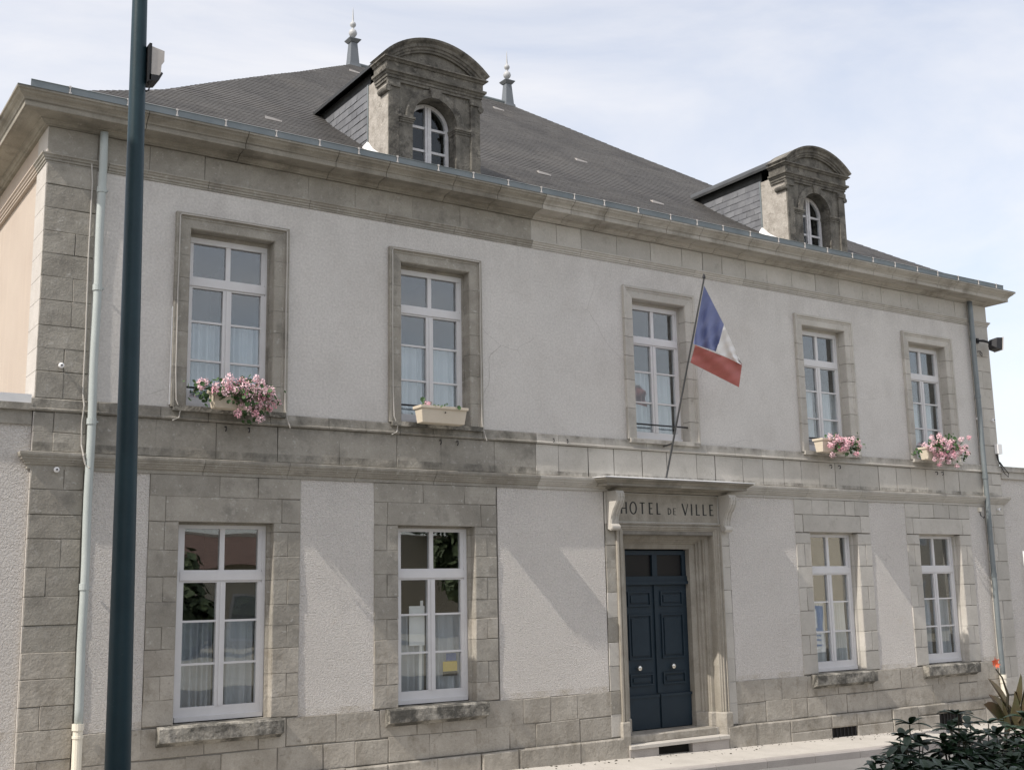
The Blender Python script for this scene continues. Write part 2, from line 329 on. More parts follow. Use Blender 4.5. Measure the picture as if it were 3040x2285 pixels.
def prof_run(prof, xa, xb, parent, m, name='stone', gap=.003, capA=None, capB=None):
    """a moulded course stone: profile (p = projection, z) swept along the front; capA/capB turn the corner into the side wall"""
    b = MB(); rings = []
    if capA is not None: rings.append([(capA[0]-p, capA[1], z) for p, z in prof]); rings.append([(capA[0]-p, -p, z) for p, z in prof])
    else: rings.append([(xa+gap, -p, z) for p, z in prof])
    if capB is not None: rings.append([(capB[0]+p, -p, z) for p, z in prof]); rings.append([(capB[0]+p, capB[1], z) for p, z in prof])
    else: rings.append([(xb-gap, -p, z) for p, z in prof])
    b.loft(rings); return b.build(name, m, parent)
SPLIT = 6.9                                                # left of it the stone is unwashed, right of it it was cleaned
def om(x, old, new): return old if x < SPLIT else new

# ------------------------------------------------------------------ ground, road, pavement
def g(x): return -.018*(x-8.4)
def sheet(name, pts_x, ys, zf, m, thick=None):
    b = MB(); n = len(ys)
    vs = [(x, y, zf(x, y)) for x in pts_x for y in ys]
    fs = [(i*n+j, (i+1)*n+j, (i+1)*n+j+1, i*n+j+1) for i in range(len(pts_x)-1) for j in range(n-1)]
    b.add(vs, fs); o = b.build(name, m); tag(o, kind='structure'); return o
X = [-60,-30,-12,-4,0,4,8,12,16,20,26,40,70]
def zc(x): return max(-.9, min(.9, g(x)))
sheet('ground', [-900,-300,-100,-60,70,100,300,900], [-900,-300,-60,20,60,300,900], lambda x,y: -1.0, M_earth)
sheet('road', X, [-9.0,-6,-3,-1.22], lambda x,y: zc(x)-.145+.0*(y), M_asph)
pav = sheet('pavement', X, [-1.10,-.5,0,.6], lambda x,y: zc(x)+.02*(y), M_pave)
kx = -30.0
while kx < 40:
    k2 = kx + 1.0
    b = MB(); za, zb = zc(kx)-.016, zc(k2)-.016
    rings = []
    for xx, zz in ((kx+.004, za), (k2-.004, zb)):
        rings.append([(xx,-1.105,zz-.35),(xx,-1.235,zz-.35),(xx,-1.235,zz-.03),(xx,-1.215,zz-.004),(xx,-1.105,zz)])
    b.loft(rings); o = b.build('kerb', M_kerb); o['kind'] = 'structure'
    kx = k2
sheet('bank', X, [-40,-15,-12.5,-10,-9.2,-9.0], lambda x,y: (.8 if y < -12 else (.62 if y < -9.1 else zc(x)-.15)), M_earth)

# ------------------------------------------------------------------ the town hall
TH = empty('town_hall', (9.05, 7.3, 0), 'two storey grey rendered town hall with stone dressings, slate hipped roof and two dormers', 'building')
W = 18.1; D = 14.6
UX = [2.284, 5.237, 9.357, 13.209, 16.111]; GX = [2.295, 5.24, 13.156, 16.054]; DX = 9.39
uh = [(c-.59, c+.59, 4.62, 6.98) for c in UX]; gh = [(c-.64, c+.64, .90, 3.36) for c in GX]
dh = [(DX-.92, DX+.92, 0.0, 3.22)]
core = wall(.02, W-.02, -.6, 8.0, uh+gh+dh, .012, M_mortar, 'wall', TH, depth=.13)
tag(core, 'solid wall behind the render and the stone')
# stucco
wall(.575, 17.50, 4.672, 7.462, [(c-.735, c+.735, 4.60, 7.118) for c in UX], 0.0, M_stucco, 'render_panel', TH)
for a, c in ((.60,1.336),(3.225,4.288),(6.222,8.115),(10.665,12.21),(14.10,15.11),(17.00,17.50)):
    wall(a, c, .945, 3.86, [], 0.0, M_stucco_low, 'render_panel', TH)
# sides and back
b = MB(); b.box(0.03, .2, .155, D, -.6, 7.95); b.box(W-.2, W-.03, .155, D, -.6, 7.95); b.box(.2, W-.2, D-.2, D, -.6, 7.95)
b.build('side_wall', M_side, TH)
# --- left and right pilasters
for side in (0, 1):
    xa, xb = ((0.0, .575) if side == 0 else (17.50, W))
    cb = MB(); cb.box(xa+.006, xb-.006, -.004, .011, -.3, 7.9)
    if side == 0: cb.box(.006, .03, .011, .50, -.3, 7.9)
    else: cb.box(W-.03, W-.006, .011, .50, -.3, 7.9)
    P_ = cb.build('pilaster', M_mortar, TH)
    rows = [.30,.70,1.017,1.27,1.565,1.845,2.137,2.45,2.767,3.085,3.352,3.636,3.915] if side == 0 else [.30,.62,1.0,1.36,1.70,2.05,2.45,2.80,3.14,3.45,3.70,3.915]
    rows2 = [4.06,4.28,4.51] ; rows3 = [4.67,4.979,5.25,5.515,5.814,6.09,6.37,6.632,6.92,7.2,7.46] if side == 0 else [4.67,5.06,5.42,5.80,6.20,6.55,6.85,7.16,7.46]
    rows4 = [7.56,7.905]
    for rs in (rows, rows2, rows3, rows4):
        for i in range(len(rs)-1):
            mm = M_st_old if side == 0 else M_st_new
            if side == 0 and rs[i] < 1.6: mm = M_st_base
            cuts = [xa, xb]
            if R.random() < .62: cuts = [xa, xa + R.choice((.22,.30,.36)), xb]
            for j in range(len(cuts)-1):
                st = stone(cuts[j], cuts[j+1], rs[i], rs[i+1], -.022, P_, mm, back=-.003, gap=.002 if side == 0 else .0035)
            # return stones on the side wall
            s0 = 0.0 if side == 0 else W
            yb = .50
            q = MB(); dirx = -1 if side == 0 else 1
            q.box(s0+dirx*.002, s0-dirx*.02, -.018, yb, rs[i]+.003, rs[i+1]-.003)
            q.build('stone', M_st_side if side == 0 else mm, P_)
# --- base course: two rows of rough blocks, then the plinth
def free_ranges(z):      # base zone is interrupted by the doorway
    return ((.575, 8.13), (10.65, 17.50))
BC = MB().box(.58, 8.125, .0, .011, -.4, .94).box(10.655, 17.495, .0, .011, -.4, .94).build('base_course', M_mortar, TH)
for a, c in free_ranges(0):
    for z0, z1 in ((.28,.60),(.60,.945)):
        cuts = splits(a, c, .32, .78)
        for i in range(len(cuts)-1):
            dz = jit(.012)
            stone(cuts[i], cuts[i+1], z0, z1+(dz if z1 < .7 else 0), -.010, BC, M_st_base, gap=.0035, ch=.007, rough=.008, yj=.004, back=-.0)
PL = MB().box(.0, 8.40, -.03, .0, -.5, .27).box(10.39, W, -.03, .0, -.5, .27).build('plinth', M_mortar, TH)
for a, c in ((-.06, 8.41), (10.38, W+.06)):
    cuts = splits(a, c, .55, 1.1)
    for i in range(len(cuts)-1):
        zt = .285
        # cellar vents are left open
        vents = [(12.72,13.36,-.10,.075), (15.55,16.22,-.12,.105)]
        x0, x1 = cuts[i], cuts[i+1]
        hit = [v for v in vents if v[0] < x1 and v[1] > x0]
        if hit:
            v = hit[0]
            if x0 < v[0]-.05: stone(x0, v[0], -.4, v[3], -.075, PL, M_st_base, gap=.002, ch=.015, rough=.006, back=-.031)
            if x1 > v[1]+.05: stone(v[1], x1, -.4, v[3], -.075, PL, M_st_base, gap=.002, ch=.015, rough=.006, back=-.031)
            stone(x0, x1, v[3], zt, -.075, PL, M_st_base, gap=.003, ch=.02, rough=.006, back=-.031)
        else: stone(x0, x1, -.4, zt, -.075, PL, M_st_base, gap=.004, ch=.02, rough=.008, yj=.008, back=-.031)
for v in ((12.72,13.36,-.10,.075), (15.55,16.22,-.12,.105)):
    q = MB().box(v[0]-.02, v[1]+.02, -.034, -.0305, -.4, v[3]+.02).build('cellar_vent', M_dark, TH)
    gb = MB()
    for k in range(7): xx = v[0] + (v[1]-v[0])*(k+.5)/7; gb.box(xx-.006, xx+.006, -.050, -.036, -.3, v[3])
    gb.build('grille', M_iron, q)

# --- ground floor window surrounds
def g_surround(c, idx):
    mm = om(c, M_st_old, M_st_new); sx0, sx1 = c-.955, c+.955; ox0, ox1 = c-.598, c+.598
    S = MB().box(sx0+.01, sx1-.01, .0, .011, .95, .966).box(sx0+.01, ox0-.01, .0, .011, .966, 3.30).box(ox1+.01, sx1-.01, .0, .011, .966, 3.30).box(sx0+.01, sx1-.01, .0, .011, 3.33, 3.86).build('window_surround', M_mortar, TH)
    gp = .0022 if c < SPLIT else .0045
    rowsL = [.96,1.25,1.52,1.82,2.08,2.364,2.656,2.967,3.30] if c < SPLIT else [.96,1.282,1.597,1.993,2.374,2.727,3.11,3.29]
    rowsR = [.96,1.20,1.477,1.779,2.056,2.306,2.605,2.887,3.19,3.30] if c < SPLIT else [.96,1.28,1.611,1.984,2.376,2.73,3.10,3.29]
    for rows, s in ((rowsL, -1), (rowsR, 1)):
        for i in range(len(rows)-1):
            full = (i % 2 == 0) 
            m2 = M_st_base if (c < SPLIT and rows[i] < 1.8 and R.random() < .8) else mm
            if s < 0: cuts = [sx0, ox0] if full else [sx0, sx0+.19, ox0]
            else: cuts = [ox1, sx1] if full else [ox1, ox1+.19, sx1]
            for j in range(len(cuts)-1):
                inner = (s < 0 and j == len(cuts)-2) or (s > 0 and j == 0)
                st = stone(cuts[j], cuts[j+1], rows[i], rows[i+1], -.012, S, m2, gap=gp, back=.0)
                if inner:            # reveal of the jamb, stepping in to the frame
                    q = MB(); xi = ox0 if s < 0 else ox1; d = -1 if s < 0 else 1
                    pr = [(xi, -.002), (xi, .10), (xi-d*.038, .112), (xi-d*.038, .25), (xi+d*.02, .25), (xi+d*.02, -.002)]
                    q.loft([[(x, y, rows[i]+.002) for x, y in pr], [(x, y, rows[i+1]-.002) for x, y in pr]]); q.build('jamb_stone', m2, S)
    # lintel rows
    cuts = [sx0, c-.76, c+.70, sx1]
    for j in range(3): stone(cuts[j], cuts[j+1], 3.30, 3.60, -.012, S, mm, gap=gp, back=.0)
    cuts = [sx0] + [c + q + jit(.06) for q in (-.55, -.1, .35, .62)] + [sx1] if c > SPLIT else [sx0, c-.20+jit(.1), c+.42+jit(.05), sx1]
    for j in range(len(cuts)-1): stone(cuts[j], cuts[j+1], 3.60, 3.86, -.012, S, mm, gap=gp, back=.0)
    q = MB().box(ox0, ox1, .0, .25, 3.305, 3.34); q.box(ox0, ox1, .11, .25, 3.275, 3.304); q.build('lintel_soffit', mm, S)
    # sill
    b = MB(); z1 = .965
    x0, x1 = c-.79, c+.72
    b2 = MB(); n = 24; rings = []
    for k in range(n+1):
        xx = x0 + (x1-x0)*k/n; jj = jit(.003)
        rings.append([(xx, .20, z1), (xx, -.115+jj, z1-.010+jit(.004)), (xx, -.14+jj, z1-.03), (xx, -.14+jj+jit(.003), z1-.18), (xx, -.07, z1-.20), (xx, -.03, z1-.235), (xx, .01, z1-.235)])
    b2.loft(rings); s_ = b2.build('sill', M_st_sill, S)
for i, c in enumerate(GX): g_surround(c, i)

# --- upper window architraves (moulded, in separate stones)
def u_surround(c):
    mm = om(c, M_st_old, M_st_new); gp = .0018 if c < SPLIT else .0035
    pa = [(0,.165),(0,-.018),(.012,-.030),(.118,-.030),(.124,-.040),(.150,-.040),(.158,-.058),(.193,-.058),(.193,.0),(.193,.005)]
    S = MB().box(c-.735, c-.56, .002, .010, 4.69, 7.10).box(c+.56, c+.735, .002, .010, 4.69, 7.10).box(c-.735, c+.735, .002, .010, 6.935, 7.11).build('architrave', M_mortar, TH)
    for s in (-1, 1):
        rows = [4.672,5.02,5.41,5.72,6.005,6.332,6.661] if s > 0 else [4.672,5.16,5.61,5.987,6.289,6.575]
        for i in range(len(rows)):
            z0 = rows[i]+gp; last = i == len(rows)-1
            r0 = [(c+s*(.55+a), y, z0) for a, y in pa]
            r1 = [(c+s*(.55+a), y, (6.92+a-.001) if last else rows[i+1]-gp) for a, y in pa]
            MB().loft([r0, r1]).build('stone', mm, S)
    r0 = [(c-.55-a, y, 6.92+a+.001) for a, y in pa]; r1 = [(c+.55+a, y, 6.92+a+.001) for a, y in pa]
    MB().loft([r0, r1]).build('lintel_stone', mm, S)
    for s in (-1, 1):   # reveal rebate
        xi = c+s*.55
        MB().box(xi, xi-s*.028, .14, .25, 4.672, 6.92).build('jamb_stone', mm, S)
    MB().box(c-.52, c+.52, .135, .25, 6.875, 6.92).build('lintel_soffit', mm, S)
    MB().box(c-.72, c+.72, -.085, .20, 4.625, 4.688).build('sill', M_st_sill if c < 6 else mm, S)
for c in UX: u_surround(c)

# --- sill band, band between the floors, string course, frieze, cornice
SB = MB().box(.05, W-.05, .0, .011, 3.87, 4.66).build('sill_band', M_mortar, TH)
prof = [(-.005,4.52),(.030,4.515),(.048,4.53),(.048,4.545),(.030,4.555),(.030,4.655),(.02,4.668),(-.005,4.668)]
def band(prof, parent, lo, hi, mo, mn, xs=-.0, xe=W, ret=.45, px=.0):
    cuts = splits(xs+.7, xe-.7, lo, hi); cuts = [xs] + cuts + [xe]
    # force a joint at the old/new boundary
    cuts = [SPLIT if abs(q-SPLIT) == min(abs(r-SPLIT) for r in cuts) else q for q in cuts]
    for i in range(len(cuts)-1):
        prof_run(prof, cuts[i], cuts[i+1], parent, mo if cuts[i] < SPLIT-.01 else mn,
                 capA=(xs, ret) if i == 0 else None, capB=(xe, ret) if i == len(cuts)-2 else None)
band(prof, SB, .5, .9, M_st_old, M_st_new)
BW = MB().box(.58, W-.58, .0, .011, 4.07, 4.51).build('storey_band', M_mortar, TH)
cuts = splits(.575, SPLIT, .55, .95) + splits(SPLIT, 17.50, .40, .68)[1:]
for i in range(len(cuts)-1):
    stone(cuts[i], cuts[i+1], 4.065, 4.515, -.008, BW, om(cuts[i]+.01, M_st_old, M_st_new), gap=.002 if cuts[i] < SPLIT-.1 else .004, back=0.0)
SC = MB().box(.03, W-.03, .0, .011, 3.86, 4.06).build('string_course', M_mortar, TH)
prof = [(-.005,3.862),(.020,3.862),(.020,3.905),(.045,3.915),(.052,3.935),(.066,3.940),(.072,3.960),(.088,3.966),(.094,3.988),(.108,3.996),(.118,4.02),(.118,4.045),(.02,4.062),(-.005,4.064)]
# string course, broken round the door canopy
def band2(prof, parent, rng, lo, hi):
    for (xs, xe, cA, cB) in rng:
        cuts = splits(xs, xe, lo, hi)
        for i in range(len(cuts)-1):
            prof_run(prof, cuts[i], cuts[i+1], parent, M_st_old if cuts[i] < SPLIT-.01 else M_st_new,
                     capA=(xs, .45) if (i == 0 and cA) else None, capB=(xe, .45) if (i == len(cuts)-2 and cB) else None)
band2(prof, SC, ((-.02, SPLIT, 1, 0), (SPLIT, 8.24, 0, 0), (10.54, W+.02, 0, 1)), .9, 1.5)
AR = MB().box(.58, W-.58, .0, .011, 7.46, 7.57).build('architrave_band', M_mortar, TH)
prof = [(-.005,7.462),(.014,7.462),(.014,7.487),(.028,7.490),(.028,7.518),(.042,7.522),(.050,7.548),(.064,7.553),(.064,7.572),(-.005,7.576)]
band(prof, AR, .8, 1.5, M_st_old, M_st_new)
FZ = MB().box(.58, W-.58, .0, .011, 7.58, 7.90).build('frieze', M_mortar, TH)
cuts = splits(.575, SPLIT, .6, 1.0) + splits(SPLIT, 17.50, .42, .70)[1:]
for i in range(len(cuts)-1):
    stone(cuts[i], cuts[i+1], 7.578, 7.905, -.010, FZ, om(cuts[i]+.01, M_st_old, M_st_new), gap=.0018 if cuts[i] < SPLIT-.1 else .0035, back=0.0)
CO = MB().box(.0, W, -.01, .2, 7.93, 8.14).build('cornice', M_mortar, TH)
prof = [(-.012,7.905),(.040,7.905),(.050,7.918),(.066,7.922),(.085,7.945),(.105,7.952),(.110,7.968),(.130,7.972),(.300,7.990),(.325,7.978),(.330,7.982),(.330,8.045),(.342,8.052),(.350,8.070),(.372,8.090),(.405,8.112),(.418,8.135),(.440,8.142),(.440,8.168),(.0,8.185),(-.012,8.185)]
b = MB()
cuts = [0.0, 1.05, 2.3, 3.55, 4.3, 5.35, 6.1, SPLIT] + splits(SPLIT, W-.7, .52, .72)[1:] + [W]
for i in range(len(cuts)-1):
    prof_run(prof, cuts[i], cuts[i+1], CO, om(cuts[i]+.01, M_corn_old, M_corn_new), capA=(0.0, 1.6) if i == 0 else None, capB=(W, 1.6) if i == len(cuts)-2 else None, gap=.004)
for s0, d in ((0.0, -1), (W, 1)):     # cornice, architrave band carried back along the side walls
    ys = [1.6, 3.0, 4.5, 6.2, 8.0, 10.0, 12.2, 14.6]
    for i in range(len(ys)-1):
        MB().loft([[(s0+d*p, ys[i]+.004, z) for p, z in prof], [(s0+d*p, ys[i+1]-.004, z) for p, z in prof]]).build('stone', M_corn_old, CO)
pr2 = [(-.03,7.462),(.014,7.462),(.014,7.487),(.028,7.490),(.028,7.518),(.042,7.522),(.050,7.548),(.064,7.553),(.064,7.572),(-.03,7.576)]
MB().loft([[(-p, .455, z) for p, z in pr2], [(-p, D, z) for p, z in pr2]]).build('side_band', M_side, AR)
MB().box(.0, .03, .50, D, 7.58, 7.90).build('side_frieze', M_side, FZ)

# --- gutter with brackets
gt = MB(); gp_ = [(-.30,8.172),(-.335,8.176),(-.335,8.292),(-.345,8.300),(-.335,8.308),(-.325,8.300),(-.325,8.19),(-.10,8.19),(-.10,8.172)]
gt.loft([[(-.28, y, z) for y, z in gp_], [(18.30, y, z) for y, z in gp_]])
GU = gt.build('gutter', M_zinc, TH)
MB().box(-.44, 18.54, -.448, -.12, 8.170, 8.1745).build('flashing', M_zinc, GU)
xg = .15
while xg < 18.2:
    q = MB().box(xg-.012, xg+.012, -.352, -.338, 8.287, 8.311).box(xg-.005, xg+.005, -.350, -.337, 8.19, 8.285)
    q.box(xg-.012, xg+.018, -.347, -.338, 8.215, 8.235); q.build('gutter_bracket', M_boxm, GU); xg += R.uniform(.56, .68)

# ------------------------------------------------------------------ main roof
RP = [(-.30,8.215),(0,8.38),(.4,8.60),(1.2,9.10),(1.85,9.52),(2.85,10.26),(4.5,11.46),(5.3,12.03),(6.34,12.80),(7.3,13.50)]
def rz(y):
    for i in range(len(RP)-1):
        if y <= RP[i+1][0] or i == len(RP)-2:
            a, c = RP[i], RP[i+1]; return a[1] + (c[1]-a[1])*(y-a[0])/(c[0]-a[0])
def hl(y): return y*7.49/7.3 if y > 0 else y
def hr(y): return W - y*6.66/7.3 if y > 0 else W-y
rb = MB()
for i in range(len(RP)-1):
    (y0, z0), (y1, z1) = RP[i], RP[i+1]
    A = [(hl(y0),y0,z0),(hr(y0),y0,z0),(hr(y1),y1,z1),(hl(y1),y1,z1)]
    B_ = [(x, D-y, z) for x, y, z in A]
    rb.add(A, [(0,1,2,3)]); rb.add(B_, [(3,2,1,0)])
    rb.add([A[0], A[3], B_[3], B_[0]], [(0,1,2,3)]); rb.add([A[1], B_[1], B_[2], A[2]], [(0,1,2,3)])
RO = rb.build('roof', M_slate, TH)
sl = MB(); y = -.26
while y < 7.2:
    dz = rz(y+.01)-rz(y); ln = math.hypot(.01, dz); sy, sz = .01/ln, dz/ln; ny, nz_ = -sz, sy
    ex = .125; y2 = min(y+ex*sy, 7.3); x0, x1 = hl(y), hr(y); x = x0 - R.uniform(0, .2)
    while x < x1:
        a = max(x, x0); c = min(x+.215, x1)
        if c-a > .01:
            t0 = .009+jit(.0012); t1 = t0*.25; s1 = jit(.001); lo = jit(.0018)
            za, zb = rz(y), rz(y2)
            fa = max(a, hl(y2)) ; fc = min(c, hr(y2))
            if fc > fa:
                p0 = (a, y+ny*t0+lo*sy, za+nz_*t0+lo*sz); p1 = (c-.003, y+ny*(t0+s1)+lo*sy, za+nz_*(t0+s1)+lo*sz)
                p2 = (fc-.003, y2+ny*t1, zb+nz_*t1); p3 = (fa, y2+ny*t1, zb+nz_*t1)
                q0 = (a, y, za-.002); q1 = (c-.003, y, za-.002)
                sl.add([p0,p1,p2,p3,q0,q1], [(0,1,2,3),(4,5,1,0)])
        x += .215
    y = y2
SLO = sl.build('slate_courses', M_slate, RO); SLO['kind'] = 'stuff'
sl = MB()
for sgn in (0, 1):
    y = -.26
    while y < 7.2:
        dz = rz(y+.01)-rz(y); ln = math.hypot(.01, dz); y2 = min(y+.125*.01/ln, 7.3)
        f_ = hl if sgn == 0 else hr
        xa, xb = f_(y), f_(y2); o = -1 if sgn == 0 else 1
        n = 24
        for k in range(n):
            ya0 = y + (D-2*y)*k/n; ya1 = y + (D-2*y)*(k+1)/n; yb0 = y2 + (D-2*y2)*k/n; yb1 = y2 + (D-2*y2)*(k+1)/n; tt = .010+jit(.003)
            sl.add([(xa+o*tt*.6,ya0,rz(y)+tt*.7),(xa+o*tt*.6,ya1,rz(y)+tt*.7),(xb,yb1,rz(y2)+.002),(xb,yb0,rz(y2)+.002),(xa,ya0,rz(y)-.002),(xa,ya1,rz(y)-.002)], [(0,1,2,3) if sgn else (3,2,1,0),(4,5,1,0)])
        y = y2
SL2 = sl.build('slate_courses', M_slate, RO); SL2['kind'] = 'stuff'
MB().tube([(7.45,7.3,13.51),(11.47,7.3,13.51)], .045, 8).build('ridge', M_zinc, RO)
for fxx in (7.49, 11.44):            # zinc finials on the ridge ends
    c = (fxx, 7.3, 13.45)
    q = MB(); 
    def sq(r, z): return [(c[0]-r, c[1]-r, c[2]+z), (c[0]+r, c[1]-r, c[2]+z), (c[0]+r, c[1]+r, c[2]+z), (c[0]-r, c[1]+r, c[2]+z)]
    q.loft([sq(.16,-.16), sq(.125,.02)]); q.loft([sq(.108,.02), sq(.072,.52)]); q.loft([sq(.088,.52), sq(.135,.58), sq(.135,.595), sq(.03,.63)])
    F_ = q.build('finial', M_zincf, TH)
    MB().lathe((c[0],c[1],c[2]+.61), [(a*.56, z*.56) for a, z in [(.03,0),(.035,.08),(.06,.10),(.13,.16),(.165,.25),(.13,.36),(.05,.43),(.04,.47),(.06,.50),(.11,.56),(.12,.62),(.09,.69),(.04,.73),(.035,.80),(.02,1.1),(.012,1.25),(.004,1.33)]], 16).build('ball_stem', M_balls, F_, smooth=True)
def roof_pt(px, py):                 # where the line of sight through a photograph pixel meets the front slope
    d = ray_at(px, py, 1.0) - CAM; yy = 2.0
    for _ in range(50):
        t = (yy-CAM.y)/d.y; z = CAM.z+d.z*t
        # move towards slope
        yn = yy
        for k in range(0, 730, 4):
            if rz(k/100) >= CAM.z + d.z*((k/100)-CAM.y)/d.y: yn = k/100; break
        yy = yn
    return CAM.x + d.x*(yy-CAM.y)/d.y, yy
for (px, py) in ((812,360),(1055,218),(1482,328),(1618,521),(1955,607),(1728,483)):
    x_, y_ = roof_pt(px, py)
    if 0 < y_ < 7:
        q = MB(); z0 = rz(y_)+.012; z2 = rz(y_+.16)+.012
        q.add([(x_-.13,y_,z0),(x_+.13,y_,z0),(x_+.13,y_,z0+.02),(x_-.13,y_,z0+.045),(x_+.06,y_+.16,z2),(x_-.06,y_+.16,z2)], [(0,1,2,3),(3,2,4,5),(0,3,5),(1,4,2)])
        q.build('roof_vent', M_boxm, RO)

# ------------------------------------------------------------------ dormers
def arc(cx, cz, r, a0, a1, n): return [(cx + r*math.cos(a0+(a1-a0)*k/n), cz + r*math.sin(a0+(a1-a0)*k/n)) for k in range(n+1)]
def dormer(c):
    m_ = M_st_grime
    hw = .755; ow = .36; zs = 9.08; z0 = 8.19
    b = MB()
    ins = [(c+ow, z0)] + arc(c, zs, ow, 0, math.pi, 20) + [(c-ow, z0)]
    outs = [(c+hw, z0)]
    n = 20
    for k in range(n+1):
        a = math.pi*k/n
        if a <= math.pi/4: outs.append((c+hw, zs+(9.56-zs)*min(1, math.tan(a))))
        elif a >= 3*math.pi/4: outs.append((c-hw, zs+(9.56-zs)*min(1, abs(math.tan(a)))))
        else: outs.append((c+hw/math.tan(a) if abs(math.tan(a)) > 1e-6 else c, 9.56))
    outs.append((c-hw, z0))
    for k in range(len(ins)-1):
        i0, i1, o0, o1 = ins[k], ins[k+1], outs[k], outs[k+1]
        b.add([(o0[0],0,o0[1]),(o1[0],0,o1[1]),(i1[0],0,i1[1]),(i0[0],0,i0[1])], [(0,1,2,3)])
        b.add([(i0[0],0,i0[1]),(i1[0],0,i1[1]),(i1[0],.40,i1[1]),(i0[0],.40,i0[1])], [(0,1,2,3)])
    DO = b.build('dormer', m_, TH)
    tag(DO, 'blackened stone dormer above the second bay' if c < 9 else 'blackened stone dormer above the fourth bay')
    # stone side walls (deep jamb stones), sunlit on the left
    for s in (-1, 1):
        q = MB(); q.box(c+s*hw, c+s*(hw-.14), .001, .60, z0, 9.70); q.build('cheek_stone', M_corn_new if c > 9 else M_st_sill2, DO)
        q = MB(); q.box(c+s*.60, c+s*hw*1.001, -.032, -.001, z0, 9.50); q.build('pilaster_strip', m_, DO)
        # capital: small scroll
        q = MB(); q.tube([(c+s*.60,-.03,9.50),(c+s*.60,.0,9.50)], .001, 6) if False else None
        q.box(c+s*.585, c+s*(hw+.025), -.055, -.002, 9.47, 9.556)
        q.tube([(c+s*(hw+.012), -.05, 9.435), (c+s*(hw+.012), .22, 9.435)], .048, 12)
        q.build('capital', m_, DO)
        # impost moulding
        q = MB()
        for k, (d_, za, zb) in enumerate(((.012,8.99,9.02),(.025,9.02,9.045),(.04,9.045,9.08))):
            q.box(c+s*(ow-.004-d_*.6), c+s*.60, -d_, .30 if k < 3 else 0, za+.0002*k, zb)
        q.build('impost', m_, DO)
    # arch ring and keystone
    q = MB(); n = 20
    rr = [(ow+.002, -.001), (ow+.002, -.03), (ow+.11, -.03), (ow+.13, -.016), (ow+.13, -.001)]
    q.loft([[(c+r*math.cos(math.pi*k/n), y, zs+r*math.sin(math.pi*k/n)) for r, y in rr] for k in range(n+1)]); q.build('arch_ring', m_, DO)
    q = MB(); q.add([(c-.07,-.06,9.43),(c+.07,-.06,9.43),(c+.105,-.07,9.575),(c-.105,-.07,9.575),(c-.07,.0,9.43),(c+.07,.0,9.43),(c+.105,.0,9.575),(c-.105,.0,9.575)],
        [(0,1,2,3),(0,4,5,1),(1,5,6,2),(3,7,4,0)]); q.build('keystone', m_, DO)
    # entablature
    pr = [(-.02,9.56),(.03,9.56),(.03,9.60),(.045,9.603),(.045,9.64),(.06,9.645),(.07,9.67),(.095,9.68),(.10,9.715),(.055,9.72),(.055,9.83),(.075,9.835),(.09,9.86),(.12,9.868),(.12,9.885),(-.02,9.90)]
    def ret(prf, name, ydeep=.60):
        q = MB(); q.loft([[(c-hw-p*.9, ydeep, z) for p, z in prf], [(c-hw-p*.9, -p, z) for p, z in prf], [(c+hw+p*.9, -p, z) for p, z in prf], [(c+hw+p*.9, ydeep, z) for p, z in prf]])
        return q.build(name, m_, DO)
    ret(pr, 'entablature', .34)
    # segmental pediment
    half = .86; zc0 = 9.90; crown = 10.285; rise = crown-zc0-.03
    Rr = (half*half+rise*rise)/(2*rise); cz = crown-Rr; a = math.asin(half/Rr)
    q = MB(); n = 24
    prr = [(-.17,-.002),(-.17,-.05),(-.145,-.055),(-.135,-.075),(-.105,-.08),(-.095,-.10),(-.055,-.11),(-.025,-.15),(0,-.16),(.008,-.16),(.008,.35),(-.17,.35)]
    q.loft([[(c+(Rr+d_)*math.sin(-a+2*a*k/n), y, cz+(Rr+d_)*math.cos(-a+2*a*k/n)) for d_, y in prr] for k in range(n+1)])
    q.build('pediment', m_, DO, smooth=False)
    q = MB(); ri = Rr-.165
    pts = [(c+ri*math.sin(-a*.93+2*a*.93*k/n), cz+ri*math.cos(-a*.93+2*a*.93*k/n)) for k in range(n+1)]
    for k in range(n):
        (xa, za), (xb, zb) = pts[k], pts[k+1]
        if max(za, zb) > 9.885: q.add([(xa,-.012,9.885),(xb,-.012,9.885),(xb,-.012,max(zb,9.886)),(xa,-.012,max(za,9.886))], [(0,1,2,3)])
    q.build('tympanum', m_, DO)
    # barrel roof running back into the slope
    q = MB(); rings = []
    rp = [(c+(Rr-.01)*math.sin(-a*1.0+2*a*k/20), cz+(Rr-.01)*math.cos(-a*1.0+2*a*k/20)) for k in range(21)]
    for yy, sh in ((.30,0),(3.2,-.02)):
        rings.append([(x, yy, z+sh) for x, z in rp] + [(x, yy, z+sh-.05) for x, z in rp[::-1]])
    q.loft(rings); q.build('dormer_roof', M_zincd, DO)
